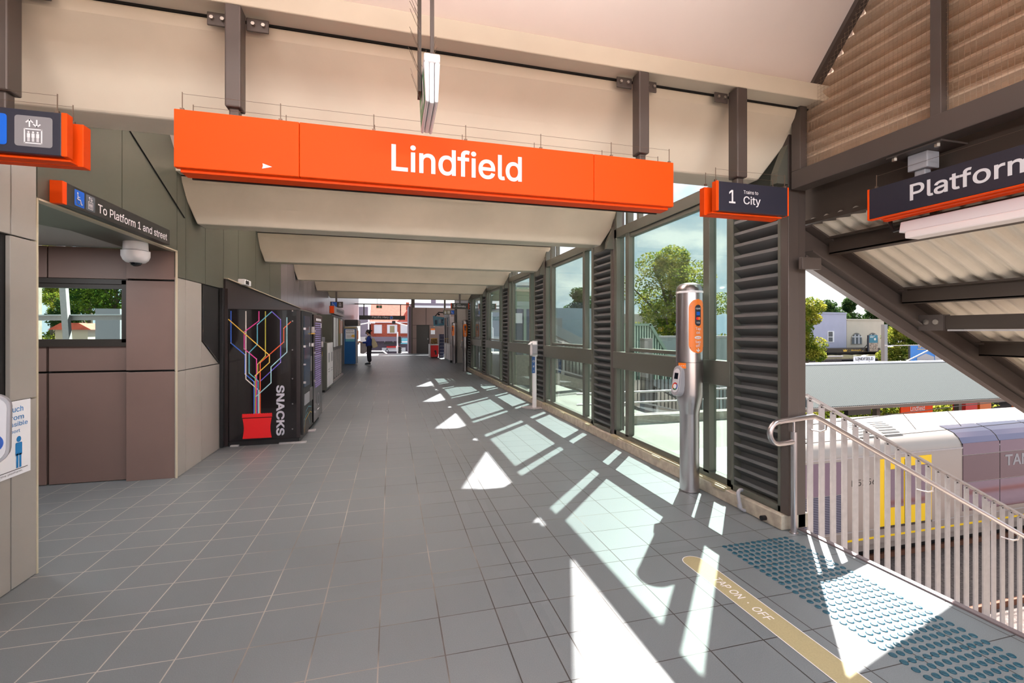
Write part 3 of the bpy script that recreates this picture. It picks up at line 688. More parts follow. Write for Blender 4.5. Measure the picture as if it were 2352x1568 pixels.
# ------------------------------------------------------------------ ticket reader poles
def make_pole(label):
    R = thing('reader_pole', label, 'pole', (0,0,0), 'ticket reader poles')
    MB().lathe(0,0,[(.09,0),(.09,.755),(.091,.76),(.098,.80),(.112,.86),(.122,.91),(.125,.95),(.125,1.255)],40).build('lower_shaft','steel',R,smooth=True)
    MB().lathe(0,0,[(.125,1.258),(.125,1.925)],40).build('upper_shaft','steel',R,smooth=True)
    MB().lathe(0,0,[(.1265,1.925),(.1265,1.945)],40).build('white_band','white_plastic',R,smooth=True)
    MB().lathe(0,0,[(.125,1.945),(.123,1.97),(.112,1.995),(.09,2.015),(.05,2.026),(.005,2.03)],40).build('dome_cap','steel_dark',R,smooth=True)
    MB().lathe(0,0,[(.097,0),(.097,.012)],32).build('base_ring','steel_dark',R)
    # curved plates: angle measured from -Y, positive towards +X
    def W(a, z, r): return (r*math.sin(a), -r*math.cos(a), z)
    def patch(outline, r, name, m, n=14):
        """outline(z) -> (a0, a1)"""
        mb = MB(); rows = []
        for z, a0, a1 in outline: rows.append([W(a0+(a1-a0)*i/n, z, r) for i in range(n+1)])
        for A, B in zip(rows, rows[1:]):
            for i in range(n): mb.quad(A[i],A[i+1],B[i+1],B[i])
        return mb.build(name, m, R, smooth=True)
    def stadium(z0, z1, ac, ah, cap):
        out = []
        for i in range(41):
            z = z0+(z1-z0)*i/40; d = min(z-z0, z1-z); k = 1 if d >= cap else math.sqrt(max(0, 1-((cap-d)/cap)**2)); out.append((z, ac-ah*k, ac+ah*k))
        return out
    ac = math.radians(2)
    patch(stadium(1.345,1.865,ac,math.radians(41),.085),.1262,'orange_plate','tap_orange')
    patch(stadium(1.605,1.81,ac,math.radians(15),.032),.1270,'payment_plate','navy_face')
    def wtext(body, z, h, w, m, name, bold=.006, r=.1278, mb=None):
        vs, fs = text_geo(body, bold); t = mb or MB()
        t.add([W(ac+((x-.5)*w)/.126, z+y*h, r) for x, y in vs], fs)
        return t
    t = wtext('opal',1.760,.024,.052,0,0); wtext('VISA',1.630,.016,.040,0,0,mb=t)
    for s, z, h, w in (('Tap',1.560,.034,.058),('on',1.530,.022,.042),('tap',1.435,.034,.056),('off',1.405,.030,.048)): wtext(s,z,h,w,0,0,mb=t)
    t.build('lettering','white_letter',R,fixn=False)
    patch(stadium(1.480,1.512,ac,math.radians(17),.016),.1272,'white_pill','white_letter'); wtext('and',1.486,.020,.042,0,0).build('pill_lettering','tap_orange',R,fixn=False)
    t = MB(); t.add([W(ac+x/.126,z,.1278) for x,z in ((-.004,1.395),(.004,1.395),(.004,1.368),(-.004,1.368))],[(0,1,2,3)])
    t.add([W(ac+x/.126,z,.1278) for x,z in ((-.022,1.378),(-.016,1.384),(.0,1.368),(.016,1.384),(.022,1.378),(0,1.356))],[(0,1,2,3,4,5)]); t.build('arrow','white_letter',R,fixn=False)
    patch([(1.708,ac-.15,ac+.15),(1.742,ac-.15,ac+.15)],.1276,'blue_card_mark','sign_blue')
    for dx, m in ((-.009,'red_paint'),(.009,'tap_orange')):
        t = MB(); t.add([W(ac+(dx+.015*math.cos(2*PI*k/16))/.126,1.678+.015*math.sin(2*PI*k/16),.1287+(.0003 if dx>0 else 0)) for k in range(16)],[tuple(range(16))]); t.build('card_disc',m,R,fixn=False)
    for z in (1.80,1.40):
        for sa in (-1,1): q = W(ac+sa*math.radians(33),z,.1265); MB().ball(q,.004,6,4).build('plate_screw','steel_dark',R)
    # reader head on the side facing the hall
    a = math.radians(-85)
    u = Vector((math.cos(a), math.sin(a), 0)); nrm = Vector((math.sin(a), -math.cos(a), 0)); up = Vector((0,0,1))
    upt = (up*math.cos(.16) - nrm*math.sin(.16)).normalized(); nt_ = (nrm*math.cos(.16) + up*math.sin(.16)).normalized()
    def stad(w, h, n=10):
        pts = []
        for cy, a0 in ((h/2-w/2,0),(-h/2+w/2,180)):
            for k in range(n+1): t = math.radians(a0+180*k/n); pts.append((w/2*math.cos(t), cy+w/2*math.sin(t)))
        return pts
    def slab(c0, c1, w0, h0, w1, h1, name, m, bev=0):
        p0 = stad(w0,h0); p1 = stad(w1,h1); n = len(p0)
        vs = [c0+u*x+upt*y for x,y in p0]+[c1+u*x+upt*y for x,y in p1]
        return MB().add(vs,[tuple(range(n)),tuple(range(2*n-1,n-1,-1))]+[(i,(i+1)%n,n+(i+1)%n,n+i) for i in range(n)]).build(name,m,R,bev=bev)
    c = nrm*.10+up*1.07
    slab(c, c+nt_*.062, .125,.30, .115,.29,'reader_body','grey_plastic',.006)
    slab(c+nt_*.060, c+nt_*.0655, .088,.235,.084,.230,'reader_face',mat('reader_face',(188,186,192),.4) if 'reader_face' not in MATS else 'reader_face',.003)
    cc = c+nt_*.0662
    q = PL(cc+upt*.045,-u if False else u,upt); q.rect(-.026,.026,-.03,.03).build('screen','dark_glass',R)
    for k, m in enumerate(('red_paint','tap_orange','green_sign','sign_blue')):
        q = PL(cc-upt*.055,u,upt); q.arc(0,0,.030,.012,90*k+45,90*k+135,10).build('target_ring',m,R)
    q = PL(cc-upt*.055+nt_*.0002,u,upt); q.disc(0,0,.022).build('target_disc','white_letter',R)
    patch([(1.20,math.radians(-88),math.radians(-50)),(1.252,math.radians(-88),math.radians(-50))],.1262,'orange_sticker','tap_orange')
    wt = MB()
    for k in range(4):
        aa = math.radians(-82+9*k); wt.add([W(aa+x,z,.1268) for x,z in ((0,1.222),(.1,1.222),(.1,1.228),(0,1.228))],[(0,1,2,3)])
    wt.build('sticker_print','white_letter',R,fixn=False)
    return R
pole = make_pole('large steel ticket reader pole with orange plate standing before the near window')
pole.location = (2.82,3.86,0)
dup(pole,(2.82,17.9,0),'far steel reader pole against the last louvre, partly dark',rz=math.radians(-8))
dup(pole,(2.99,22.4,0),'far steel reader pole left of the last louvre, beside grey kiosk wall',rz=math.radians(-48))

# ------------------------------------------------------------------ tactile studs and the painted strip
st = MB().lathe(0,0,[(.0175,0),(.0172,.002),(.0135,.0052),(.012,.0055)],18)
for i, (r_, n_) in enumerate(((.0045,6),(.009,11))):
    for k in range(n_): a = 2*PI*k/n_; st.lathe(r_*math.cos(a),r_*math.sin(a),[(.0011,.0050),(.0009,.0063)],5)
stud = st.build('tactile_stud','teal_stud',smooth=True)
tag(stud,'round teal tactile stud in the stud field on the floor at the stair head','tactile stud','teal tactile studs')
first = True
for i in range(30):
    for j in range(12):
        x = 2.325+.0495*j; y = 2.78-.0495*i
        if x > 1.98*y or .265*x+y < 2.03: continue       # the field goes on nearer, outside the photograph
        o = stud if first else stud.copy()
        if not first: C.objects.link(o)
        o.location = (x,y,0); o.rotation_euler = (0,0,random.random()*6); first = False
S = thing('tap_strip','sand coloured floor strip reading TAP ON OFF beside the teal studs','floor sticker',(1.975,2,0))
out = [(1.90,.9),(2.05,.9),(2.05,2.65)]+[(1.975+.075*math.cos(math.radians(a)),2.65+.075*math.sin(math.radians(a))) for a in range(15,180,15)]+[(1.90,2.65)]
MB().prism(out,'z',0,.0012).build('strip','sand_strip',S)
p = PL((0,0,.0018),(1,0,0),(0,1,0)); p.line(out[2:]+[(1.90,.9)],.005); p.line([(2.05,2.65),(2.05,.9)],.005); p.build('white_edge','white_letter',S)
text('TAP ON  \u00b7  OFF',(1.945,2.44,.0019),(0,-1,0),(1,0,0),.43,.055,'white_letter',S,bold=.006)

# ------------------------------------------------------------------ stairs down to platform 1
SLP = .49
sm = MB()
for k in range(14):
    x = 3.12+.335*k; z = -.165*(k+1); sm.box(x,x+.345,.2,2.80,z-.06,z); sm.box(x-.01,x+.01,.2,2.80,z,z+.165)
stairs = struct(sm.build('stair_flight','concrete'))
tag(stairs,'concrete stair flight going down to the platform below the Platform sign','stairs')
def zr_(x, off=0): return 2.42-SLP*(x-3.2)+off
# corrugated soffit
Rf = thing('stair_roof','pale corrugated sloping roof over the stairs on brown steel rafters','roof',(3.3,2.9,2.2))
cg = MB(); per = .112; n = int(3.4/per*10); xs = [3.18,4.20,4.20,5.12,5.12,6.1,6.1,7.6]
for i in range(n):
    ya = 2.96-3.4*i/n; yb2 = 2.96-3.4*(i+1)/n
    za = .013*math.sin(2*PI*ya/per); zb2 = .013*math.sin(2*PI*yb2/per)
    for k, (xa, xb) in enumerate(zip(xs[::2], xs[1::2])):
        o = -.022*0
        cg.quad((xa,ya,zr_(xa)+za),(xa,yb2,zr_(xa)+zb2),(xb,yb2,zr_(xb)+zb2),(xb,ya,zr_(xb)+za))
cg.build('corrugated_sheet', mat('pale_sheet',(214,202,186),.55,noise=.12,nscale=3), Rf, smooth=True)
def rafter(y0,y1,o0,o1): return [(x,y,zr_(x,o)) for x in (3.17,7.6) for y in (y0,y1) for o in (o0,o1)]
def slant(mb,x0,x1,y0,y1,o0,o1):
    vs = [(x,y,zr_(x,o)) for x in (x0,x1) for y in (y0,y1) for o in (o0,o1)]
    return mb.add(vs,[(0,1,3,2),(4,6,7,5),(0,4,5,1),(2,3,7,6),(0,2,6,4),(1,5,7,3)])
for ry, nm in ((2.86,'rafter'),(-.35,'rafter')):
    m = MB(); slant(m,3.17,7.6,ry+.055,ry+.07,-.26,-.05); slant(m,3.17,7.6,ry-.04,ry+.07,-.262,-.25); slant(m,3.17,7.6,ry-.03,ry+.06,-.06,-.045); slant(m,3.17,7.6,ry+.02,ry+.08,-.36,-.275)
    m.build(nm,'bronze',Rf)
for x in (3.40,4.18,5.10,6.05):
    m = MB().box(x-.012,x+.0,-.35,2.87,zr_(x)-.15,zr_(x)-.02).box(x-.012,x+.07,-.35,2.87,zr_(x)-.155,zr_(x)-.14).box(x-.06,x+.0,-.35,2.87,zr_(x)-.035,zr_(x)-.02)
    m.build('purlin','bronze_dark',Rf)
m = MB().box(4.36,4.46,-.35,2.68,zr_(4.4)-.26,zr_(4.4)-.15); pt = m.build('cable_tray','bronze_dark',Rf)
MB().box(4.355,4.465,-.35,2.66,zr_(4.4)-.275,zr_(4.4)-.262).build('tray_lid','galv',pt)
m = MB().box(4.34,4.42,2.68,2.86,zr_(4.4)-.27,zr_(4.4)-.14); br = m.build('bracket','bronze',Rf)
b = MB()
for yy in (2.73,2.80): b.tube([(4.33,yy,zr_(4.4)-.2),(4.345,yy,zr_(4.4)-.2)],.022,8)
b.split('bolt','bolt',br)
bx('end_plate','bronze',(3.02,3.20,2.775,2.81,2.03,2.12),Rf,bev=.003)
Lt = thing('batten_light','white batten light under the stair roof below the Platform sign','light',(3.2,1.7,2.15))
MB().prism([(3.15,2.185),(3.25,2.185),(3.235,2.255),(3.165,2.255)],'y',.75,2.19).build('body','white_plastic',Lt,bev=.006)
MB().prism([(3.142,2.14),(3.258,2.14),(3.258,2.185),(3.142,2.185)],'y',.76,2.15).build('diffuser',mat('diffuser',(244,234,232),.3),Lt,bev=.008)
MB().box(3.19,3.21,2.0,2.04,2.255,2.41).box(3.19,3.21,.95,.99,2.255,2.41).build('bracket','bronze_dark',Lt)
MB().tube([(3.2,2.19,2.22),(3.2,2.25,2.215),(3.2,2.27,2.25),(3.21,2.30,2.41)],.012,8).build('cable','black_satin',Lt,smooth=True)

# balustrade with flat bars
B = thing('balustrade','grey steel balustrade of flat upright bars along the far side of the stairs','balustrade',(3.3,2.96,0))
def zt_(x): return 1.01-.482*(x-3.3)
m = MB()
vs = [(x,y,zt_(x)+o) for x in (3.24,7.6) for y in (2.93,2.985) for o in (-.005,.012)]
m.add(vs,[(0,1,3,2),(4,6,7,5),(0,4,5,1),(2,3,7,6),(0,2,6,4),(1,5,7,3)]); m.build('top_rail','galv',B)
k = 0; x = 3.27
while x < 7.0:
    wv = .053
    vs = [(x,2.955,zt_(x)-.02),(x+wv,2.955,zt_(x+wv)-.02),(x+wv,2.967,zt_(x+wv)-.02),(x,2.967,zt_(x)-.02)]
    zb_ = zt_(x)-1.45
    vs += [(a,b_,zb_) for a,b_,_ in vs]
    m = MB().add(vs,[(0,1,2,3),(7,6,5,4),(0,4,5,1),(1,5,6,2),(2,6,7,3),(3,7,4,0)])
    if k == 17: m.box(x+.044,x+.09,2.956,2.968,zb_,zt_(x+.09)-.03)
    m.box(x+.012,x+.036,2.955,2.962,zt_(x+.03)-.025,zt_(x+.03))
    m.build('baluster','galv',B); x += .1195; k += 1
m = MB(); vs = [(x,y,zt_(x)+o) for x in (3.2,7.6) for y in (2.93,2.98) for o in (-1.40,-1.33)]
m.add(vs,[(0,1,3,2),(4,6,7,5),(0,4,5,1),(2,3,7,6),(0,2,6,4),(1,5,7,3)]); m.build('bottom_rail','galv',B)
# stringer plates behind the bars
struct(MB().prism([(3.14,-.02),(7.6,-2.2),(7.6,-2.6),(3.14,-.42)],'y',2.86,2.90).build('trim_4','galv'))

H = thing('handrail','polished steel stair handrail with a looped end on a steel post','handrail',(3.03,2.86,0))
RY = 2.835
pts = [(3.0,RY,.705),(2.93,RY,.698),(2.86,RY,.695)]
for a in range(-80,-281,-20): pts.append((2.86+.085*math.cos(math.radians(a)),RY,.78+.085*math.sin(math.radians(a))))
pts += [(2.88,RY,.866),(3.03,RY,.878),(3.19,RY,.890),(3.25,RY,.868)]
for i in range(1,14): xx = 3.25+.33*i; pts.append((xx,RY,.868-.505*(xx-3.25)))
MB().tube(pts,.0205,14).build('rail','steel',H,smooth=True)
MB().tube([(3.0,RY,0),(3.0,RY,.78)],.0215,16).lathe(3.0,RY,[(.032,0),(.032,.006)],16).build('post','steel',H,smooth=True)
MB().tube([(3.0,RY,.78),(3.0,RY,.875)],.009,10).build('stub','steel',H,smooth=True)
for xx in (3.32,4.48,5.55,6.6):
    z = .868-.505*(xx-3.25); MB().tube([(xx,RY,z-.02),(xx,RY+.005,z-.055),(xx-.02,RY+.03,z-.075),(xx-.03,2.944,z-.075)],.007,8).build('bracket','steel',H,smooth=True)
# ------------------------------------------------------------------ vending machines and what stands along the left wall
mat('line_blue',(60,108,214),.4); mat('line_white',(226,214,206),.4); mat('line_pink',(222,60,150),.4); mat('line_lime',(186,176,60),.4); mat('line_teal',(96,176,196),.4)
mat('line_purple',(108,92,200),.4); mat('line_orange',(236,92,44),.4); mat('line_aqua',(160,206,214),.4); mat('line_yellow',(232,184,70),.4)
mat('snack_letter',(184,178,190),.45); mat('maroon_gloss',(40,27,26),.38); mat('slot_lilac',(150,130,190),.35); mat('glass_blue',(36,58,82),.08,spec=.7)
V = thing('vending_machine','black snack vending machine with coloured line tree and red bag on its side','vending machine',(-1.7,7.3,0))
MB().box(-2.15,-1.235,6.90,7.72,.07,1.86).build('body','black_gloss',V,bev=.008)
MB().box(-2.13,-1.25,6.93,7.70,.0,.07).build('plinth','black_satin',V)
GY = 6.8985
lines = {
'line_blue':[(-2.09,1.83),(-2.09,1.4),(-1.92,1.24),(-1.92,.98),(-1.81,.87),(-1.81,.43)],
'line_white':[(-1.91,1.83),(-1.91,.91),(-1.75,.75),(-1.75,.43)],
'line_pink':[(-1.75,1.83),(-1.75,1.7),(-1.93,1.55),(-1.93,1.32),(-1.78,1.18),(-1.78,.43)],
'line_lime':[(-1.67,1.83),(-1.67,1.22),(-1.765,1.11),(-1.765,.98),(-1.795,.95),(-1.795,.43)],
'line_teal':[(-1.59,1.83),(-1.77,1.65),(-1.77,1.38),(-1.87,1.27),(-1.87,.99),(-1.76,.88),(-1.76,.43)],
'line_purple':[(-1.59,1.83),(-1.48,1.72),(-1.48,1.13),(-1.73,.88)],
'line_orange':[(-1.35,1.69),(-1.44,1.6),(-1.44,1.41),(-1.735,1.13),(-1.735,.43)],
'line_aqua':[(-1.4,1.75),(-1.4,1.27),(-1.6,1.07),(-1.6,.85),(-1.785,.67)],
'line_yellow':[(-2.12,1.72),(-1.62,1.23),(-1.62,1.13),(-1.80,.95)]}
for i, (k, pts) in enumerate(lines.items()):
    p = PL((0,GY-.0004*(i+1),0),(1,0,0),(0,0,1)); p.line(pts,.0125)
    p.build('route_line',k,V)
p = PL((0,GY-.0048,0),(1,0,0),(0,0,1))
for pts in lines.values():
    for x, z in pts[1:-1]: p.disc(x,z,.0055,8)
p.build('stop_dots','line_white',V)
p = PL((0,GY-.006,0),(1,0,0),(0,0,1)); p.poly([(-1.955,.385)]+[(-1.955+.0123*i,.432+(.010 if i%2 else 0)) for i in range(31)]+[(-1.585,.385)])
L_ = [(-1.95+.018*math.sin(PI*t/10)*.9,.375-.275*t/10) for t in range(11)]; R_ = [(-1.59-.018*math.sin(PI*t/10)*.9,.375-.275*t/10) for t in range(11)]
p.poly(L_+R_[::-1]); p.build('snack_bag_print','red_paint',V)
text('SNACKS',(-1.425,GY-.006,.815),(0,0,-1),(1,0,0),.0,0,None,None,mb=MB()) if False else None
vs, fs = text_geo('SNACKS',.03); tb = MB(); tb.add([(-1.535+.105*y,GY-.005,.815-.695*x) for x,y in vs],fs); tb.build('side_lettering','snack_letter',V,fixn=False)
MB().box(-1.275,-1.225,6.885,6.90,.08,1.85).build('corner_post','maroon_gloss',V)
b = MB()
for z in (.2,.55,.9,1.3,1.7,1.84): b.ball((-1.33,6.898,z),.010,8,6)
for z in (.3,.75,1.84): b.ball((-2.135,6.898,z),.010,8,6)
b.split('stud','steel',V)
# front, seen edge-on
MB().box(-1.235,-1.20,6.95,7.70,.10,1.85).build('door','black_satin',V,bev=.005)
MB().box(-1.20,-1.193,7.0,7.46,.76,1.78).build('window','glass_blue',V)
MB().box(-1.20,-1.17,6.96,6.99,1.08,1.10).box(-1.20,-1.17,6.96,6.99,1.33,1.36).box(-1.20,-1.17,6.96,6.99,1.58,1.61).box(-1.20,-1.17,6.96,6.99,.82,.85).split('hinge','steel',V)
MB().box(-1.20,-1.155,7.58,7.66,1.53,1.63).split('payment_head','galv',V,bev=.01)
MB().box(-1.20,-1.15,7.57,7.67,1.515,1.53).build('yellow_lip','line_yellow',V)
MB().box(-1.20,-1.16,7.56,7.66,1.32,1.38).build('keypad','steel',V,bev=.006)
MB().box(-1.20,-1.185,7.56,7.60,.95,1.18).box(-1.20,-1.185,7.50,7.66,.50,.70).split('coin_panel','steel_dark',V)
MB().box(-1.20,-1.19,7.02,7.40,.50,.66).build('delivery_flap','grey_plastic',V,bev=.006)
p = PL((-1.198,0,0),(0,1,0),(0,0,1)); p.line([(7.0,.20),(7.15,.40),(7.35,.44),(7.6,.40)],.012); p.line([(7.0,.30),(7.3,.36),(7.5,.15)],.012); p.build('front_route_line','line_teal',V)
p = PL((-1.1975,0,0),(0,1,0),(0,0,1)); p.line([(7.02,.12),(7.1,.28),(7.5,.34),(7.65,.30)],.012); p.build('front_route_line','line_yellow',V)
MB().box(-2.1,-2.0,6.89,6.95,0,.02).box(-1.5,-1.15,6.88,6.93,0,.02).box(-1.3,-1.15,7.6,7.75,0,.02).split('foot','galv',V,bev=.003)
V2 = thing('vending_machine','black drink vending machine with lilac slot rows beyond the snack machine','vending machine',(-1.7,8.3,0))
MB().box(-2.15,-1.225,7.80,8.78,.07,1.84).build('body','black_satin',V2,bev=.01)
MB().box(-2.13,-1.26,7.82,8.76,0,.07).build('plinth','joint_black',V2)
MB().box(-1.225,-1.20,7.84,8.76,.10,1.83).build('door','black_gloss',V2,bev=.006)
s = MB()
for i in range(30): z = .64+i*.036; s.box(-1.20,-1.192,8.0,8.55,z,z+.018)
s.build('slot_rows','slot_lilac',V2)
p = PL((-1.196,0,0),(0,1,0),(0,0,1)); p.rect(8.05,8.6,1.735,1.775); p.arc(8.3,.42,.10,.012); p.rect(8.2,8.4,.25,.262); p.rect(8.57,8.66,1.62,1.70); p.build('white_print','white_letter',V2)
b = MB()
for z in (.25,.75,1.2,1.55): b.box(-1.20,-1.175,7.85,7.88,z,z+.03)
b.split('hinge','steel',V2)
MB().box(-1.20,-1.17,8.62,8.70,1.28,1.38).split('payment_head','galv',V2,bev=.01)

# dark cladding of the recess behind the machines
K = thing('vending_hoarding','glossy brown black hoarding on left wall behind the vending machines','hoarding',(-2.19,7,1.8))
MB().prism([(6.96,1.2),(6.96,2.275),(12.2,2.13),(12.2,1.2)],'x',-2.197,-2.175).build('sheet','maroon_gloss',K)
MB().bar((-2.17,6.96,2.275),(-2.17,12.2,2.13),.05,.012).build('capping','trim_pale',K)
MB().box(-2.197,-2.155,6.80,6.868,.02,2.13).build('side_post','black_satin',K,bev=.003)
MB().box(-2.197,-2.12,6.868,6.884,.02,2.13).build('side_mesh','maroon_gloss',K)
R2 = thing('black_wall_recess','black recessed panel with slanted lower edge in the left wall before the snack machine','wall recess',(-2.19,6.5,1.6))
MB().prism([(6.236,2.12),(6.236,1.435),(6.775,1.135),(6.95,1.135),(6.95,2.12)],'x',-2.215,-2.205).build('back','joint_black',R2)
MB().prism([(6.236,1.44),(6.78,1.135),(6.79,1.15),(6.246,1.455)],'x',-2.21,-2.19).box(-2.21,-2.19,6.236,6.25,1.44,2.12).build('lip','black_gloss',R2)
S = thing('wall_speaker','small white twin wall unit above the vending hoarding','speaker',(-2.15,7.8,2.25))
MB().box(-2.2,-2.10,7.55,7.85,2.25,2.335).build('body','paper',S,bev=.01)
for yy in (7.60,7.68): MB().tube([(-2.10,yy,2.29),(-2.09,yy,2.29)],.03,12).build('grille','black_satin',S)

# grey top-up cabinet with notices
S = thing('grey_cabinet','grey metal service cabinet with pale notice doors beside the drink machine','cabinet',(-1.8,13,0))
MB().box(-2.15,-1.60,12.45,13.7,.06,1.27).build('body','frame_green',S,bev=.01)
MB().box(-2.1,-1.65,12.5,13.65,0,.06).build('plinth','black_satin',S)
for y0 in (12.55,13.12): d = MB().box(-1.60,-1.585,y0,y0+.5,.12,1.26).build('door','white_plastic',S,bev=.004); p = PL((-1.584,0,0),(0,1,0),(0,0,1)); p.rect(y0+.1,y0+.4,.5,.52); p.rect(y0+.1,y0+.4,.56,.58); p.rect(y0+.12,y0+.38,.75,1.0); p.build('print','grey_plastic',d)
p = PL((0,12.448,0),(1,0,0),(0,0,1)); p.rect(-1.80,-1.70,.93,1.05); p.build('yellow_notice','line_yellow',S)
S = thing('dark_kiosk','dark vending unit with a small lit shelf between the drink machine and the map board','kiosk',(-1.9,12.2,0))
MB().box(-2.17,-1.78,11.2,12.35,.1,1.95).box(-2.1,-1.8,11.3,12.3,0,.1).build('body','black_satin',S,bev=.01)
MB().box(-2.1,-1.62,11.6,12.3,1.28,1.42).build('shelf','steel_dark',S,bev=.01)
MB().box(-1.78,-1.70,12.0,12.2,1.55,1.70).split('payment_head','line_yellow',S,bev=.01)

# map and timetable board
S = thing('timetable_board','grey timetable board with posters, orange end cap and ribbed base on left wall','notice board',(-1.8,16,0))
MB().box(-2.17,-1.75,14.75,17.55,.05,1.0).build('base','frame_green',S)
rb = MB()
for i in range(5): y0 = 14.85+i*.54; rb.box(-1.75,-1.71,y0,y0+.07,.1,.98)
rb.box(-1.75,-1.69,14.75,17.55,0,.06); rb.build('ribs','galv',S)
MB().box(-2.17,-1.74,14.72,17.6,1.0,2.08).build('cabinet','frame_green',S,bev=.01)
for i,(m) in enumerate(('paper','white_plastic','sand_strip','paper')):
    y0 = 14.88+i*.67; f = MB().box(-1.74,-1.72,y0,y0+.62,1.04,2.04).build('poster_frame','bronze',S); bx('poster',m,(-1.72,-1.715,y0+.05,y0+.57,1.08,2.0),f)
    if i > 1: bx('orange_block','tap_orange',(-1.716,-1.712,y0+.3,y0+.55,1.5,1.95),f)
MB().box(-1.80,-1.66,14.55,17.6,2.10,2.33).build('header','galv',S)
bx('header_print','black_satin',(-1.659,-1.655,15.2,17.2,2.18,2.27),S)
bx('orange_end','orange',(-1.77,-1.655,14.42,14.55,2.11,2.32),S)

# blue ticket machine
S = thing('ticket_machine','blue ticket machine with a pale Single trip tickets here panel','ticket machine',(-1.87,22.9,0))
mat('machine_blue',(8,92,158),.35)
MB().box(-2.13,-1.63,22.6,23.3,.04,1.70).build('body','machine_blue',S,bev=.015)
MB().box(-2.13,-1.61,22.58,23.32,1.70,1.79).build('cap','sand_strip',S,bev=.01)
MB().box(-1.63,-1.57,22.66,23.25,.05,1.75).build('front','galv',S,bev=.01)
MB().box(-1.57,-1.54,22.7,23.2,1.2,1.62).build('orange_front','tap_orange',S,bev=.02)
MB().box(-1.57,-1.50,22.8,23.1,.95,1.02).build('tray','steel',S,bev=.01)
MB().box(-2.08,-1.67,22.592,22.6,1.22,1.67).build('panel','paper',S)
p = PL((0,22.588,0),(1,0,0),(0,0,1)); p.text('Single trip',-2.04,1.575,.31,.06,.01); p.text('tickets here',-2.05,1.49,.35,.055,.01); p.build('lettering','black_satin',S)
p = PL((0,22.588,0),(1,0,0),(0,0,1)); p.poly([(-1.84,1.33),(-1.67,1.28),(-1.67,1.42),(-1.78,1.42)]); p.build('hand_print','line_yellow',S)
p = PL((0,22.590,0),(1,0,0),(0,0,1)); p.rect(-2.02,-1.82,1.28,1.40); p.build('ticket_print','white_letter',S)
p = PL((0,22.596,0),(1,0,0),(0,0,1)); p.rect(-2.08,-1.67,1.10,1.22); p.build('teal_band','line_teal',S)
S = thing('wall_mounted_cabinet','tall dark box on left wall behind the blue ticket machine','cabinet',(-2.0,24.2,1.85))
MB().box(-2.2,-1.6,23.6,25,1.85,2.15).build('body','black_satin',S,bev=.02)
MB().box(-1.6,-1.5,23.7,24.0,1.85,2.1).build('side','galv',S)

# ticket reader just peeking in at the left edge
S = thing('edge_reader','grey ticket reader head peeking in at the left edge before the poster','ticket reader',(-2.03,2.99,0))
c = Vector((-2.03,3.0,1.04))
def st2(w,h,n=10):
    pts = []
    for cy,a0 in ((h/2-w/2,0),(-h/2+w/2,180)):
        for k in range(n+1): t = math.radians(a0+180*k/n); pts.append((w/2*math.cos(t),cy+w/2*math.sin(t)))
    return pts
nn = Vector((.45,-.89,0)).normalized(); uu = Vector((.89,.45,0)).normalized(); up = (Vector((0,0,1))-nn*.16).normalized()
def slab2(d0,d1,w,h,name,m,bev=.006):
    p0 = st2(w,h); n = len(p0); vs = [c+nn*d0+uu*x+up*y for x,y in p0]+[c+nn*d1+uu*x+up*y for x,y in p0]
    return MB().add(vs,[tuple(range(n)),tuple(range(2*n-1,n-1,-1))]+[(i,(i+1)%n,n+(i+1)%n,n+i) for i in range(n)]).build(name,m,S,bev=bev)
slab2(-.04,.03,.15,.37,'body','grey_plastic'); slab2(.03,.036,.125,.34,'face','reader_face',.003)
for k,m in enumerate(('red_paint','tap_orange','green_sign','sign_blue')):
    q = PL(c+nn*.037-up*.07,uu,up); q.arc(0,0,.042,.022,90*k+45,90*k+135,10).build('target_ring',m,S)
q = PL(c+nn*.0375-up*.07,uu,up); q.disc(0,0,.032).build('target_disc','white_letter',S)
MB().tube([(-2.06,2.99,0),(-2.06,2.99,1.9)],.06,20).build('pole','black_satin',S,smooth=True)
# ------------------------------------------------------------------ hand sanitiser stand
S = thing('sanitiser_stand','white hand sanitiser stand on a flat base before the louvre','sanitiser stand',(2.80,8.80,0))
MB().prism([(2.56,8.95),(2.74,8.62),(3.0,8.72),(2.84,9.05)],'z',0,.022).build('base','galv',S,bev=.003)
MB().box(2.765,2.835,8.76,8.83,.02,1.08).build('post','white_plastic',S,bev=.004)
MB().box(2.755,2.86,8.77,8.80,1.05,1.37).build('back_plate','white_plastic',S,bev=.004)
MB().prism([(8.60,1.10),(8.77,1.06),(8.77,1.36),(8.66,1.36),(8.60,1.31)],'x',2.70,2.80).build('dispenser','white_plastic',S,bev=.012)
MB().prism([(8.585,1.12),(8.60,1.10),(8.60,1.30),(8.585,1.28)],'x',2.695,2.80).build('dispenser_back','grey_plastic',S,bev=.004)
MB().bar((2.69,8.64,1.345),(2.62,8.58,1.30),.05,.01).build('push_lever','white_plastic',S)
MB().box(2.735,2.80,8.75,8.758,.72,1.05).build('blue_sign',mat('sanit_blue',(52,92,150),.5),S)
p = PL((0,8.747,0),(1,0,0),(0,0,1)); p.arc(2.768,.96,.020,.006); p.rect(2.764,2.772,.945,.975); p.rect(2.752,2.785,.86,.87); p.rect(2.752,2.78,.84,.85); p.rect(2.755,2.78,.76,.766); p.build('sign_print','white_letter',S)

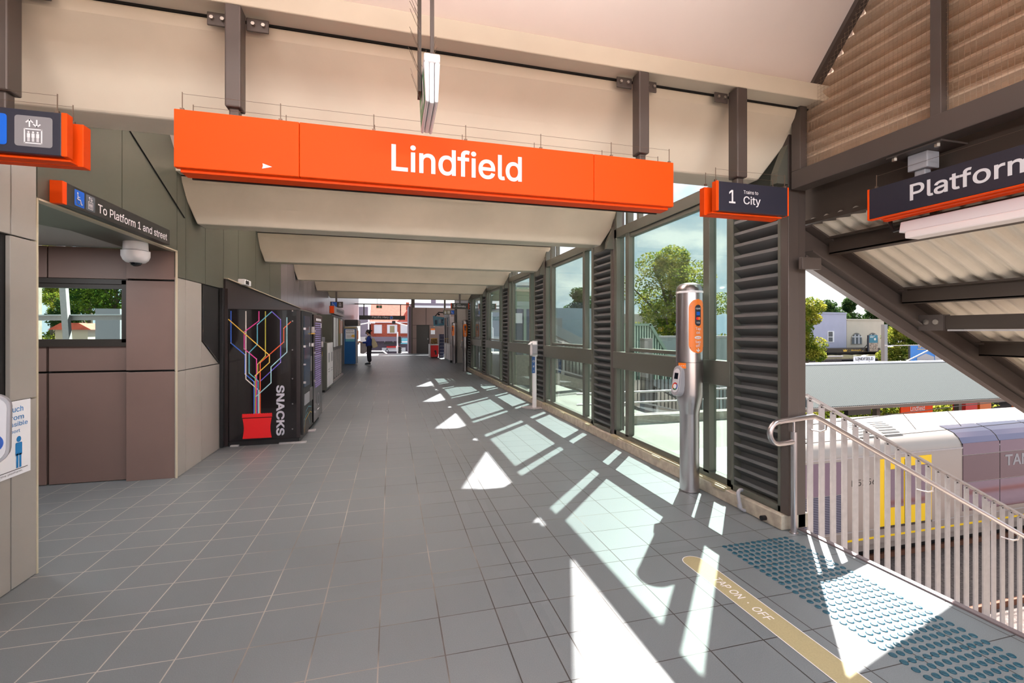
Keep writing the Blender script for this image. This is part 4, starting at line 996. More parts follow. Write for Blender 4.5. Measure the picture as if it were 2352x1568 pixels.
# ------------------------------------------------------------------ the traveller at the ticket machine
mat('skin',(196,146,120),.6); mat('hair_dark',(30,22,22),.6); mat('jacket_blue',(28,58,146),.75,noise=.12,nscale=9); mat('jacket_grey',(206,204,198),.8); mat('trousers',(40,34,44),.85,noise=.15,nscale=7)
mat('shoe_dark',(44,52,60),.6); mat('mask_green',(120,150,150),.8); mat('canvas_bag',(206,190,156),.9,noise=.1,nscale=14)
def skin_mesh(name, nodes, edges, m, parent, sub=2, root=0):
    base = wloc(parent)
    me = bpy.data.meshes.new(name); me.from_pydata([Vector(n[:3])-base for n in nodes], edges, [])
    o = bpy.data.objects.new(name, me); C.objects.link(o); o.parent = parent
    sk = o.modifiers.new('skin','SKIN'); sk.use_smooth_shade = True; sk.branch_smoothing = .6
    lay = me.skin_vertices[0].data
    for i, n in enumerate(nodes):
        r = n[3]; lay[i].radius = r if isinstance(r, tuple) else (r, r); lay[i].use_root = (i == root)
    s = o.modifiers.new('sub','SUBSURF'); s.levels = sub; s.render_levels = sub
    me.materials.append(MATS[m]); return o
PX, PY = -1.0, 22.45                                   # facing -X
def q(f, s, z): return (PX-f, PY+s, z)                 # f forward, s to the far side
Pn = thing('person','person in a blue and grey jacket and dark trousers standing at the blue ticket machine','person',(PX,PY,0))
body = [(*q(0,0,.88),.12),(*q(.01,0,1.02),.125),(*q(.02,0,1.18),.13),(*q(.02,0,1.30),.125),(*q(.03,0,1.375),.06),(*q(.06,0,1.43),.05),(*q(.085,0,1.50),.082),(*q(.09,0,1.56),.082),(*q(.08,0,1.605),.05),
        (*q(0,.09,.84),.085),(*q(.03,.10,.48),.058),(*q(-.01,.10,.09),.04),(*q(0,-.09,.84),.085),(*q(.02,-.10,.48),.058),(*q(-.02,-.10,.09),.04),
        (*q(.02,.17,1.30),.055),(*q(.08,.21,1.06),.045),(*q(.30,.14,1.04),.034),(*q(.40,.12,1.06),.026),
        (*q(.02,-.17,1.30),.055),(*q(.09,-.21,1.06),.045),(*q(.32,-.12,1.05),.034),(*q(.42,-.10,1.07),.026)]
be = [(0,1),(1,2),(2,3),(3,4),(4,5),(5,6),(6,7),(7,8),(0,9),(9,10),(10,11),(0,12),(12,13),(13,14),(3,15),(15,16),(16,17),(17,18),(3,19),(19,20),(20,21),(21,22)]
skin_mesh('body',body,be,'skin',Pn)
jk = [(*q(.0,0,.80),.185),(*q(.01,0,1.0),.18),(*q(.015,0,1.17),.172),(*q(.015,0,1.30),.15),(*q(.03,0,1.385),.07),
      (*q(.02,.18,1.31),.072),(*q(.09,.225,1.06),.060),(*q(.29,.15,1.04),.045),(*q(.02,-.18,1.31),.072),(*q(.10,-.225,1.06),.060),(*q(.31,-.13,1.05),.045)]
skin_mesh('jacket',jk,[(0,1),(1,2),(2,3),(3,4),(3,5),(5,6),(6,7),(3,8),(8,9),(9,10)],'jacket_blue',Pn)
skin_mesh('jacket_panel',[(*q(.08,-.08,1.34),.07),(*q(.11,-.11,1.25),.085),(*q(.13,-.10,1.15),.07)],[(0,1),(1,2)],'jacket_grey',Pn)
skin_mesh('cuff',[(*q(.27,-.145,1.05),.05),(*q(.31,-.13,1.05),.05)],[(0,1)],'jacket_grey',Pn,1)
skin_mesh('trousers',[(*q(0,0,.98),.17),(*q(0,0,.88),.165),(*q(0,.085,.78),.125),(*q(.03,.10,.48),.11),(*q(-.005,.105,.12),.10),(*q(0,-.085,.78),.125),(*q(.02,-.10,.48),.11),(*q(-.02,-.105,.12),.10)],[(0,1),(1,2),(2,3),(3,4),(1,5),(5,6),(6,7)],'trousers',Pn)
for s, f in ((.105,.02),(-.105,-.01)):
    sh = skin_mesh('shoe',[(*q(f-.06,s,.055),(.055,.06)),(*q(f+.04,s,.055),(.058,.06)),(*q(f+.14,s,.042),(.055,.045)),(*q(f+.20,s,.034),(.035,.028))],[(0,1),(1,2),(2,3)],'shoe_dark',Pn)
    MB().box(PX-f-.22,PX-f+.11,PY+s-.045,PY+s+.045,0,.02).build('sole','white_plastic',sh,bev=.01)
hd = MB().ball(q(.055,0,1.56),.104,18,12,(1.0,.90,.98)).build('hair','hair_dark',Pn,smooth=True)
MB().ball(q(-.07,0,1.60),.036,10,8).ball(q(-.105,0,1.605),.026,10,8).build('hair_bun','hair_dark',hd,smooth=True)
MB().ball(q(.145,0,1.478),.048,12,8,(.8,1.05,.85)).build('face_mask','mask_green',Pn,smooth=True)
MB().ball(q(.178,0,1.515),.014,8,6,(1,.8,1.3)).build('nose','skin',Pn,smooth=True)
for s in (-.082,.082): MB().ball(q(.075,s,1.51),.022,8,6,(.7,.4,1.2)).build('ear','skin',Pn,smooth=True)
for s in (-.03,.03): MB().ball(q(.165,s,1.535),.009,8,6).build('eye','hair_dark',Pn,smooth=True)
for s0, f0, z0 in ((.12,.40,1.06),(-.10,.42,1.07)):     # hands: palm, four fingers, thumb
    hb = skin_mesh('hand',[(*q(f0-.02,s0,z0),(.022,.03)),(*q(f0+.06,s0,z0+.005),(.016,.036))],[(0,1)],'skin',Pn,1)
    for k in range(4):
        d = (k-1.5)*.019; L = (.055,.068,.064,.05)[k]
        skin_mesh('finger',[(*q(f0+.06,s0+.0,z0+.005+d),.010),(*q(f0+.06+L*.5,s0-.006,z0+.006+d),.009),(*q(f0+.06+L,s0-.014,z0+.002+d),.008)],[(0,1),(1,2)],'skin',hb,1)
    skin_mesh('thumb',[(*q(f0+.01,s0,z0+.03),.011),(*q(f0+.04,s0-.01,z0+.055),.010),(*q(f0+.07,s0-.015,z0+.06),.008)],[(0,1),(1,2)],'skin',hb,1)
T = thing('shoulder_bag','cream canvas bag hanging behind the back of the person in blue','bag',(PX+.24,PY-.12,1.0))
MB().prism([(PX+.13,1.25),(PX+.20,1.28),(PX+.31,1.08),(PX+.40,.90),(PX+.37,.85),(PX+.22,.79),(PX+.15,.82),(PX+.11,.98)],'y',PY-.34,PY-.20).build('sack','canvas_bag',T,bev=.035)
MB().tube([(PX+.16,PY-.27,1.27),(PX+.09,PY-.24,1.38),(PX-.0,PY-.18,1.42),(PX-.08,PY-.19,1.36)],.012,8).build('strap','jacket_grey',T,smooth=True)
# ------------------------------------------------------------------ street end of the hall
mat('wall_lilac',(128,116,130),.8,noise=.06,nscale=1.5); mat('asphalt',(96,92,96),.9); mat('brick_red',(176,84,62),.85,noise=.2,nscale=6)
ew = MB().box(1.37,4.6,33.4,33.6,2.05,3.30).box(1.37,1.74,33.4,33.6,0,2.03).box(2.66,4.6,33.4,33.6,0,2.03)
end_wall = struct(ew.build('wall_end','panel_brown'))
MB().box(1.38,4.6,33.45,33.58,2.02,2.06).box(2.4,2.43,33.397,33.41,2.06,3.3).box(1.37,1.74,33.397,33.41,1.08,1.095).build('joint','joint_black',end_wall)
struct(MB().box(1.40,1.62,33.4,33.6,3.3,4.75).box(3.72,3.84,33.4,33.6,3.3,4.75).box(1.37,1.46,33.2,33.4,0,4.75).build('trim_5','bronze_dark'))
dd = struct(MB().box(1.74,2.66,33.46,33.52,0,2.03).build('door_1','window_dark',bev=.01))
MB().box(2.54,2.58,33.42,33.46,.98,1.10).build('handle','steel',dd)
struct(MB().box(1.2,1.37,33.6,36.2,0,3.4).build('wall_street','wall_lilac'))
struct(MB().box(-2.4,-2.2,19,33.6,4.0,4.75).build('trim_6','bronze'))
p1 = thing('wall_notice','paper notice with an orange heading on the brown end wall beside the dark door','notice',(2.95,33.39,1.6))
bx('sheet','paper',(2.76,3.06,33.385,33.395,1.38,1.68),p1); bx('heading','tap_orange',(2.76,3.06,33.38,33.395,1.68,1.80),p1)

# kiosk on the right
kw = struct(MB().box(3.18,3.62,22.7,22.8,0,1.08).box(3.18,3.62,22.7,22.8,1.09,2.12).box(3.18,3.62,22.7,22.8,2.13,2.7).build('wall_kiosk','panel_beige'))
struct(MB().box(3.64,3.72,18.3,27.0,-.2,4.75).build('sun_block_wall','panel_beige'))  # wall added to block sun between the window wall and the kiosk
struct(MB().box(3.06,3.17,22.72,22.9,0,2.7).box(3.2,3.62,22.8,27.0,2.62,2.72).build('trim_7','black_satin'))
S = thing('kiosk_shopfront','silver framed kiosk shopfront on the right beyond the window wall','shopfront',(2.95,23.6,0))
f = MB().box(2.84,3.04,22.95,23.05,.12,2.32)
for y0 in (23.5,24.4,25.4): f.box(2.84,2.90,y0,y0+.06,.12,2.62)
f.box(2.84,2.90,23.05,25.46,2.30,2.62).box(2.84,2.90,23.05,25.46,.9,.96); f.build('frame','galv',S)
bx('lower_panel','white_plastic',(2.85,2.88,23.05,25.4,.12,.9),S); bx('pane','glass_blue',(2.86,2.87,23.05,25.4,.96,2.3),S); bx('plinth','black_satin',(2.86,3.1,22.97,25.46,0,.12),S)
S = thing('kiosk_screen','angled turquoise menu screen hanging at the kiosk front','screen',(2.5,25,1.86))
MB().prism([(2.18,2.42),(2.79,2.34),(2.79,1.90),(2.22,1.87)],'y',25,25.08).build('panel',mat('screen_teal',(28,110,136),.3),S,bev=.01)
p = PL((0,24.995,0),(1,0,0),(0,0,1)); p.rect(2.28,2.42,1.95,2.2); p.rect(2.48,2.74,2.02,2.24); p.build('pictures','glass_blue',S)
MB().box(2.22,2.79,25,25.1,1.83,1.86).build('rail','white_plastic',S); MB().tube([(2.3,25.04,2.4),(2.5,25.04,2.62),(2.82,25.04,2.6)],.03,8).build('arm','black_satin',S); MB().ball((2.5,24.95,2.50),.06,10,8).build('camera_ball','dark_glass',S)
S = thing('ice_cream_freezer','small red freezer with a picture lid beside the dark door','freezer',(2.5,27.3,0))
MB().box(2.24,2.70,27.25,27.9,.06,.76).build('body','red_paint',S,bev=.02); bx('top','white_plastic',(2.24,2.72,27.22,27.9,.76,.82),S,bev=.01); bx('edge','white_plastic',(2.17,2.24,27.25,27.9,.06,.82),S,bev=.01)
bx('wheels','black_satin',(2.28,2.66,27.3,27.85,0,.06),S); MB().prism([(2.27,.82),(2.68,.82),(2.66,1.14),(2.30,1.14)],'y',27.6,27.64).build('picture_lid',mat('lid_mix',(150,110,48),.4,noise=.9,nscale=14),S); bx('band','line_yellow',(2.29,2.67,27.59,27.65,1.12,1.17),S)
p = PL((0,27.248,0),(1,0,0),(0,0,1)); p.disc(2.52,.40,.07); p.rect(2.5,2.6,.2,.35); p.build('print','maroon_gloss',S)
S = thing('crate_stack','tall stack of navy drink cases beside the red freezer','stack of cases',(2.93,27.4,0))
for i in range(7):
    c_ = MB().box(2.78,3.05,27.4,27.9,.02+i*.2,.21+i*.2).build('case',mat('case_navy',(38,42,78),.5) if 'case_navy' not in MATS else 'case_navy',S,bev=.006)
    p = PL((0,27.395,0),(1,0,0),(0,0,1))
    for k in range(3): p.disc(2.83+.085*k,.11+i*.2,.03,8)
    p.build('labels','grey_plastic',c_)

# street, cars, houses across the road
struct(MB().box(-30,30,34,70,-2.0,-1.8).box(-30,30,33.61,34.4,-2.0,-.02).build('road','asphalt'))
S = thing('brick_house','red brick house with tiled roof and three white windows across the road','house',(-.1,62,-1))
def brick_material():
    m = bpy.data.materials.new('bricks'); m.use_nodes = True; nt = m.node_tree; b = nt.nodes['Principled BSDF']; tc = nt.nodes.new('ShaderNodeTexCoord')
    mp = nt.nodes.new('ShaderNodeMapping'); mp.inputs['Rotation'].default_value = (PI/2,0,0); nt.links.new(tc.outputs['Object'],mp.inputs[0])
    t = nt.nodes.new('ShaderNodeTexBrick'); t.inputs['Scale'].default_value = 4; t.inputs['Color1'].default_value = rgb(196,92,66); t.inputs['Color2'].default_value = rgb(172,76,56); t.inputs['Mortar'].default_value = rgb(150,110,96); t.inputs['Mortar Size'].default_value = .012
    nt.links.new(mp.outputs[0],t.inputs[0]); nt.links.new(t.outputs[0],b.inputs['Base Color']); b.inputs['Roughness'].default_value = .85; MATS['bricks'] = m
brick_material()
MB().box(-2.6,2.3,62,68,.9,2.85).build('wall','bricks',S)
rm = MB(); 
for i in range(12):
    z0 = 2.8+i*.205; y0 = 61.7+i*.25; rm.add([(-2.68,y0,z0),(2.4-.04*i,y0,z0),(2.4-.04*i,y0+.3,z0+.235),(-2.68,y0+.3,z0+.235),(-2.68,y0,z0+.03),(2.4-.04*i,y0,z0+.03),(2.4-.04*i,y0+.3,z0+.265),(-2.68,y0+.3,z0+.265)],[(0,1,2,3),(4,7,6,5),(0,4,5,1),(1,5,6,2),(3,2,6,7),(3,7,4,0)])
rm.build('tiled_roof',mat('roof_tile',(196,92,74),.8,noise=.25,nscale=3),S)
for x0, x1 in ((-2.2,-1.2),(-.55,.75),(1.15,2.05)):
    f = MB().box(x0,x1,61.9,62.0,1.35,2.5).build('window_frame','white_plastic',S); bx('pane','paper',(x0+.1,x1-.1,61.89,61.9,1.45,2.4),f)
    if x0 < 0 < x1: bx('blind','sand_strip',(x0+.35,x1-.35,61.88,61.89,1.45,2.35),f)
MB().box(-2.68,2.4,61.6,62,2.75,2.86).build('gutter','white_plastic',S)
MB().box(-2.68,2.3,60.6,62,.35,.92).build('shop_awning','wall_lilac',S); MB().box(-2.6,2.3,61.9,62,-1.8,.35).build('shopfront','wall_lilac',S)
MB().box(1.9,2.3,62.5,63.1,4.5,5.5).build('chimney','bricks',S)
bx('shop_sign','black_satin',(-.9,.3,60.55,60.6,-.05,.22),S); MB().box(-.85,-.82,60.56,60.6,.2,.4).box(.2,.23,60.56,60.6,.2,.4).split('sign_rod','white_plastic',S)
bx('red_awning','red_paint',(-.6,1.0,61.2,61.9,-.5,-.3),S); bx('lower_wall','paper',(-1.2,1.8,61.5,61.6,-1,-.5),S)
p = PL((0,61.49,0),(1,0,0),(0,0,1)); p.line([(-.75,-.98),(-.55,-.62),(-.35,-.98)],.07); p.build('shop_mark','black_satin',S)
S = thing('grey_building','dark lilac grey building at left beyond the street end','building',(-4.5,58,-1))
MB().box(-9,-2.75,58,66,-1.8,4.6).build('wall','wall_lilac',S); MB().box(-9,-2.8,57.2,58,.3,.95).build('awning','galv',S)
bx('shopfront','bronze',(-8.5,-2.8,57.97,58,-1.8,.3),S)
S = thing('pale_building','pale flat roofed building beyond the end wall at right','building',(6,60,-1))
MB().box(2.6,16,60,70,-1.8,5.0).build('wall','paper',S); MB().box(2.5,16.1,59.9,70,5.0,5.3).build('parapet','wall_lilac',S); MB().box(5.2,5.8,62,62.6,5.3,6.2).build('chimney','wall_lilac',S)
S = thing('traffic_light','traffic light with two signal heads on a pale post at the street end','traffic light',(.55,40,-1))
MB().tube([(.50,40,-1.8),(.50,40,1.55)],.06,10).build('post','white_plastic',S,smooth=True)
for z in (.62,-.25):
    h = MB().box(.58,.78,39.9,40.1,z-.05,z+.55).build('signal_head','black_satin',S,bev=.02)
    for k in range(3): MB().tube([(.78,40,z+.08+k*.17),(.86,40,z+.07+k*.17)],.06,10).build('visor','black_satin',h)
bx('button_box','white_plastic',(.38,.46,39.95,40.05,.1,.35),S)
S = thing('street_sign','pale blue shop sign beside the traffic light across the road','sign',(1.4,44,.3))
MB().box(.85,1.75,44,44.08,.42,.95).build('panel','line_teal',S); p = PL((0,43.99,0),(1,0,0),(0,0,1)); p.rect(.95,1.65,.55,.68); p.build('print','white_letter',S); MB().box(1.6,1.7,44.02,44.06,-1.8,.42).build('post','maroon_gloss',S)
S = thing('street_lamp','pale street light arm above the person beyond the street end','street light',(-2.5,42,2))
MB().tube([(-3.2,42,-1.8),(-3.2,42,1.9),(-2.9,42,2.15),(-1.9,42,2.35)],.05,8).build('arm','white_plastic',S,smooth=True); MB().box(-1.95,-1.4,41.9,42.1,2.3,2.45).build('lamp_head','white_plastic',S,bev=.03)
S = thing('overhead_traffic_light','white signal mast arm in front of the brick house','traffic light',(1.0,42,2))
MB().tube([(1.75,42,-1.8),(1.75,42,2.0),(1.5,42,2.05),(.35,42,2.4)],.05,8).build('arm','white_plastic',S,smooth=True); MB().box(.05,.35,41.9,42.1,2.25,2.55).build('signal_head','black_satin',S,bev=.03)
def car(name,label,m,x,y,sx=1):
    S = thing(name,label,'car',(x,y,-1.8))
    prof = [(-2.1,.35),(-2.1,.75),(-1.9,.85),(-1.2,.92),(-.6,1.38),(.9,1.40),(1.5,.98),(2.05,.9),(2.1,.35)]
    MB().prism([(x+sx*a,-1.8+b) for a,b in prof],'y',y-.85,y+.85).build('body',m,S,bev=.05)
    MB().prism([(x+sx*a,-1.8+b) for a,b in ((-1.05,.95),(-.55,1.32),(.85,1.34),(1.3,1.0))],'y',y-.86,y+.86).build('windows','dark_glass',S)
    for a in (-1.3,1.3): MB().tube([(x+a,y-.9,-1.48),(x+a,y+.9,-1.48)],.32,16).build('wheel_pair','black_satin',S)
car('car','white car on the road behind the traffic light','white_plastic',1.6,45.5)
car('car','grey white car on the road left of the traffic light','galv',-1.4,49,-1)
# ------------------------------------------------------------------ outside, right-hand side: tracks, train, platform, shops, trees
mat('ballast',(104,90,86),.95,noise=.55,nscale=16,bump=.8,bscale=14); mat('train_body',(162,150,143),.32,.25,coat=.3); mat('train_yellow',(250,204,10),.4); mat('train_glass',(128,118,138),.08,.92); mat('train_panel',(112,98,108),.18,.7)
mat('train_grille',(92,86,100),.5,.4); mat('rust',(110,70,52),.9); mat('stone',(150,140,128),.9,noise=.2,nscale=3); mat('awning_green',(152,172,156),.5); mat('house_lilac',(172,170,190),.8,noise=.06,nscale=.8); mat('house_cream',(190,178,164),.85,noise=.06,nscale=.8)
mat('bark',(92,80,66),.9); mat('deck_pale',(122,118,110),.85,noise=.12,nscale=1.2); mat('dull_green',(96,112,88),.9,noise=.5,nscale=1.5)
leaf_mat('leaf_gold',(80,102,36),(158,154,62)); leaf_mat('leaf_green',(44,72,30),(110,130,48)); leaf_mat('leaf_dark',(38,62,36),(78,100,52))
G_ = -4.95
struct(MB().box(-60,80,-20,33.9,G_-.5,G_).build('ground_tracks','ballast'))
struct(MB().box(8,90,34.1,95,-3,-1.9).box(30.2,90,26,34.2,-3,-1.9).build('ground_street','asphalt'))
struct(MB().box(3.4,30.2,33.62,34.2,-6,-1.0).build('wall_retaining','stone'))

def striped(name, c1, c2, axis, period, duty=.5):
    m = bpy.data.materials.new(name); m.use_nodes = True; nt = m.node_tree; b = nt.nodes['Principled BSDF']
    tc = nt.nodes.new('ShaderNodeTexCoord'); sp = nt.nodes.new('ShaderNodeSeparateXYZ'); nt.links.new(tc.outputs['Object'],sp.inputs[0])
    f = math_node(nt,'FRACT',math_node(nt,'DIVIDE',sp.outputs[axis],period)); g = math_node(nt,'GREATER_THAN',f,duty)
    mx = nt.nodes.new('ShaderNodeMix'); mx.data_type = 'RGBA'; nt.links.new(g,mx.inputs['Factor']); mx.inputs['A'].default_value = rgb(*c1); mx.inputs['B'].default_value = rgb(*c2)
    nt.links.new(mx.outputs['Result'],b.inputs['Base Color']); b.inputs['Roughness'].default_value = .9; b.inputs['Specular IOR Level'].default_value = .1; MATS[name] = m
striped('vent_stripes',(70,66,80),(142,138,152),2,.045)

# the train
T = thing('train','silver double deck suburban train with yellow door standing beyond the stairs','train',(18,11,G_))
N_ = 9.5
pr = [(N_,-4.25),(N_,-1.84),(N_+.03,-1.72),(N_+.10,-1.58),(N_+.22,-1.46),(N_+.45,-1.37),(N_+.8,-1.28),(N_+1.5,-1.21),(N_+2.2,-1.28),(N_+2.55,-1.37),(N_+2.8,-1.48),(N_+2.95,-1.68),(N_+3,-1.84),(N_+3,-4.25)]
MB().prism(pr,'x',10.05,36).build('body','train_body',T,smooth=True)
MB().box(10.05,36,N_-.012,N_,-1.86,-1.82).box(10.05,36,N_-.01,N_,-3.86,-3.84).build('gutter_line','galv',T)
MB().box(10.05,36,N_+.08,N_+.2,-4.45,-4.25).build('skirt','train_body',T)
MB().box(11.7,36,N_-.012,N_,-4.10,-4.05).build('yellow_stripe','train_yellow',T)
D = MB().box(12.96,14.90,N_-.02,N_,-3.80,-1.95).build('door','train_yellow',T)
MB().box(13.12,13.82,N_-.03,N_-.02,-3.30,-2.25).box(13.98,14.72,N_-.03,N_-.02,-3.30,-2.2).build('door_window','train_glass',D)
MB().box(12.96,14.9,N_-.03,N_,-3.86,-3.80).box(13.87,13.91,N_-.03,N_-.02,-3.78,-2.0).build('door_seal','bronze_dark',D)
MB().box(10.3,11.78,N_-.015,N_,-2.78,-1.92).build('cab_window','train_glass',T); MB().box(10.84,10.88,N_-.02,N_,-2.78,-1.92).build('cab_window_bar','galv',T)
MB().box(10.1,11.72,N_-.015,N_,-3.80,-2.80).build('side_grille','vent_stripes',T); MB().box(11.72,11.82,N_-.016,N_,-3.82,-1.9).build('grille_edge','train_grille',T)
text('N5256',(11.98,N_-.004,-2.62),(1,0,0),(0,0,1),.86,.17,'black_satin',T,name='number')
# roof vents in two rows, following the curve
def roof(y):
    for (a,z0),(b,z1) in zip(pr[1:],pr[2:]):
        if a <= y <= b and b > a: return z0+(z1-z0)*(y-a)/(b-a)
    return -1.1
rv = MB()
for x0 in (13.05,13.95,10.6):
    for i in range(7):
        y = N_+.28+i*.15; sk = (N_+.9-y)*.55
        vs = [(x0-sk+dx*.66,y+dy,roof(y+dy)+.014) for dx,dy in ((0,0),(1,0),(1,.075),(0,.075))]; rv.quad(*vs)
rv.split('roof_vent','black_satin',T)
rs = MB()
for i in range(12):
    y = N_+1.35+i*.06; rs.quad(*[(x,yy,roof(yy)+.006) for x,yy in ((11.8,y),(14.6,y),(14.6,y+.03),(11.8,y+.03))])
rs.build('roof_ribs','grey_plastic',T)
# big glazed panels of the upper and lower deck
def skinpanel(x0,x1,ya,yb,off,m,name,za=None,zb=None):
    mb = MB()
    if za is not None: mb.box(x0,x1,N_-off,N_,za,zb)
    else:
        ys_ = [p[0] for p in pr[1:8] if ya <= p[0] <= yb]; ys_ = [ya]+ys_+[yb] if ys_[0] > ya else ys_+[yb]
        for a,b in zip(ys_,ys_[1:]): mb.quad((x0,a-off,roof(a)+off),(x1,a-off,roof(a)+off),(x1,b-off,roof(b)+off),(x0,b-off,roof(b)+off))
    return mb.build(name,m,T,smooth=True)
xs_ = [16.15,17.72,19.6,21.5,23.4,25.3,27.2,29.1,31,33]
for x0,x1 in zip(xs_,xs_[1:]):
    skinpanel(x0+.02,x1-.02,N_+.0,N_+.62,.012,'train_glass','upper_window'); skinpanel(x0+.02,x1-.02,0,0,.014,'train_glass','upper_window_band',-2.06,-1.72)
    skinpanel(x0+.02,x1-.02,0,0,.016,'train_panel','mid_panel',-2.86,-2.08); skinpanel(x0+.02,x1-.02,0,0,.014,'train_glass','lower_window',-3.7,-2.88)
text('TANGARA',(17.95,N_-.02,-2.50),(1,0,0),(0,0,1),2.6,.34,'grey_plastic',T,name='side_lettering',bold=.02)
MB().box(10.3,36,N_+.5,N_+2.5,G_+.1,-4.25).build('underframe','black_satin',T)
tr = struct(MB().box(4,80,9.9,9.98,G_,G_+.14).box(4,80,11.3,11.38,G_,G_+.14).box(4,80,6.0,6.08,G_,G_+.14).box(4,80,7.4,7.48,G_,G_+.14).build('trim_50','rust'))
# overhead wires
W_ = thing('overhead_wire','overhead contact wire with droppers above the train roof','wire',(18,10,-.6))
MB().tube([(11,9.9,-.98),(17,10,-.72),(23,10,-.55),(34,10,-.35)],.013,5).tube([(9,9.4,-1.35),(34,9.4,-.95)],.009,5).build('wires','bronze_dark',W_)
for x in (14.4,16.2): MB().tube([(x,9.9,-.82),(x,9.55,-1.22)],.01,4).build('dropper','bronze_dark',W_)

# platform canopy behind the train
striped('canopy_sheet',(34,37,37),(80,85,86),0,.115,.45)
Cn = thing('platform_canopy','long ribbed grey platform canopy roof behind the train','canopy',(24,17,-2))
cm = MB(); 
cm.add([(15,15.4,-1.72),(38,15.4,-1.72),(38,19.4,-.26),(15,19.4,-.26),(15,15.4,-1.67),(38,15.4,-1.67),(38,19.4,-.2),(15,19.4,-.2)],[(0,1,2,3),(4,7,6,5),(0,4,5,1),(1,5,6,2),(2,6,7,3),(3,7,4,0)]); cm.build('roof_sheet','canopy_sheet',Cn)
MB().box(15,38,19.35,19.6,-.27,-.13).build('ridge_cap','paper',Cn); MB().box(15,38,15.35,15.5,-1.85,-1.70).build('gutter','bronze',Cn)
MB().add([(15,19.5,-.24),(38,19.5,-.24),(38,22,-1.7),(15,22,-1.7)],[(0,1,2,3)]).build('rear_sheet','bronze',Cn)
for x in (17.6,23.3,29): MB().box(x,x+.22,17.2,17.42,-4.2,-1.2).build('post','bronze',Cn)
MB().box(15,38,17.2,17.4,-1.45,-1.25).build('purlin','bronze_dark',Cn)
struct(MB().box(12,60,14.2,22,-6,-3.9).build('floor_platform','deck_pale'))
S = thing('platform_name_sign','orange platform sign reading Lindfield under the far canopy','sign',(24.8,16.4,-2.3))
MB().box(23.75,25.85,16.4,16.46,-2.40,-1.94).build('panel','orange',S); text('Lindfield',(24.35,16.39,-2.29),(1,0,0),(0,0,1),.95,.24,'white_letter',S,bold=.01); MB().box(24,24.06,16.42,16.46,-1.94,-1.45).box(25.5,25.56,16.42,16.46,-1.94,-1.45).build('hanger','bronze',S)
S = thing('platform_indicator','dark platform indicator box with red lights under the far canopy','indicator',(21,16.4,-2.2)); MB().box(20.6,22.0,16.5,16.7,-2.35,-1.95).build('box','black_satin',S)
text('15 MIN',(20.7,16.49,-2.25),(1,0,0),(0,0,1),.9,.18,mat('led_red',(200,40,30),.5),S) if False else None
# vending boxes under the canopy at the right edge
for x, m, l in ((30.2,'red_paint','red box under the far canopy right of its last post'),(31.3,'tap_orange','orange box under the far canopy beside the red box'),(35,'tap_orange','orange box at the far right end of the platform under the canopy')):
    tag(MB().box(x,x+.9,17.6,18.2,-3.9,-2.0).build('platform_box',m,loc=(x,17.6,-3.9)),l,'box')

# plants
def leaves(mb, c, r, n, size, rnd, flat=.75, hollow=.55):
    for _ in range(n):
        while True:
            v = Vector((rnd.uniform(-1,1),rnd.uniform(-1,1),rnd.uniform(-1,1)))
            if hollow < v.length < 1: break
        p = Vector(c)+Vector((v.x*r,v.y*r,v.z*r*flat)); a = Vector((rnd.uniform(-1,1),rnd.uniform(-1,1),rnd.uniform(-.6,.6))).normalized(); b = a.cross(Vector((rnd.uniform(-1,1),rnd.uniform(-1,1),rnd.uniform(-1,1)))).normalized()
        s = size*rnd.uniform(.6,1.3); mb.quad(p+a*s,p+b*s*.55,p-a*s,p-b*s*.55)
def tree(name,label,base,top,spread,n,size,m,seed,group=None,blobs=12,low=.25):
    rnd = random.Random(seed); bx_,by_,bz = base; H_ = top-bz
    S = thing(name,label,'tree',base,group)
    tk = MB().tube([(bx_,by_,bz),(bx_+.1,by_,bz+H_*.3),(bx_-.1,by_,bz+H_*.6)],[.05*spread+.06,.04*spread+.05,.03*spread],8); lf = MB()
    for i in range(blobs):
        t = low+(1-low)*(i+.5)/blobs; rr = spread*math.sin(PI*min(1,(t-low)/(1-low)*.85+.15))**.7
        a = rnd.uniform(0,2*PI); d = rr*rnd.uniform(.15,.75); r = spread*rnd.uniform(.32,.5)*(16/max(16,blobs))**.5; z = bz+H_*t-r*.4; z = min(z,top-r*.75)
        c = (bx_+d*math.cos(a),by_+d*math.sin(a),z); leaves(lf,c,r,n//blobs,size,rnd); tk.tube([(bx_,by_,bz+(z-bz)*.55),((bx_+c[0])/2,(by_+c[1])/2,bz+(z-bz)*.82),c],[.025*spread,.02*spread,.01*spread],5)
    tk.build('trunk','bark',S); lf.build('crown',m,S,fixn=False); return S
tree('tree','tall yellow green tree seen through the nearest window',(16.9,25,-1.9),6.9,4.2,26000,.085,'leaf_gold',1,blobs=30,low=.12)
tree('tree','yellow tree at the left edge of the stair opening above the shops',(33.0,30,-1.9),4.4,2.0,13000,.085,'leaf_gold',2,blobs=14)
tree('tree','yellow tree right of the grey mast behind the canopy',(56.2,38.6,-1.9),2.9,2.5,14000,.11,'leaf_gold',5,blobs=14,low=.15)
tree('tree','dark green tree above the pale house roof in the second window',(24.6,57,-1.9),7.6,3.2,9000,.16,'leaf_dark',6)
for i,(x,h,l) in enumerate(((66,6.6,'dark green tree behind the cream shop house, leftmost of four'),(72,7.3,'tallest dark tree behind the cream shop house'),(78,6.3,'dark green tree behind the cream shop house, third of four'),(84,6.8,'dark green tree behind the cream shop house, rightmost of four'))):
    tree('tree',l,(x,56+i,-1.9),h,2.9,9000,.15,'leaf_dark',10+i,'trees behind the shops')
hd = MB(); rnd = random.Random(9)
for i in range(46): leaves(hd,(14+i*.62,23.2+rnd.uniform(-.3,.3),-3.55+rnd.uniform(-.2,.3)),.85,130,.15,rnd,.9,.3)
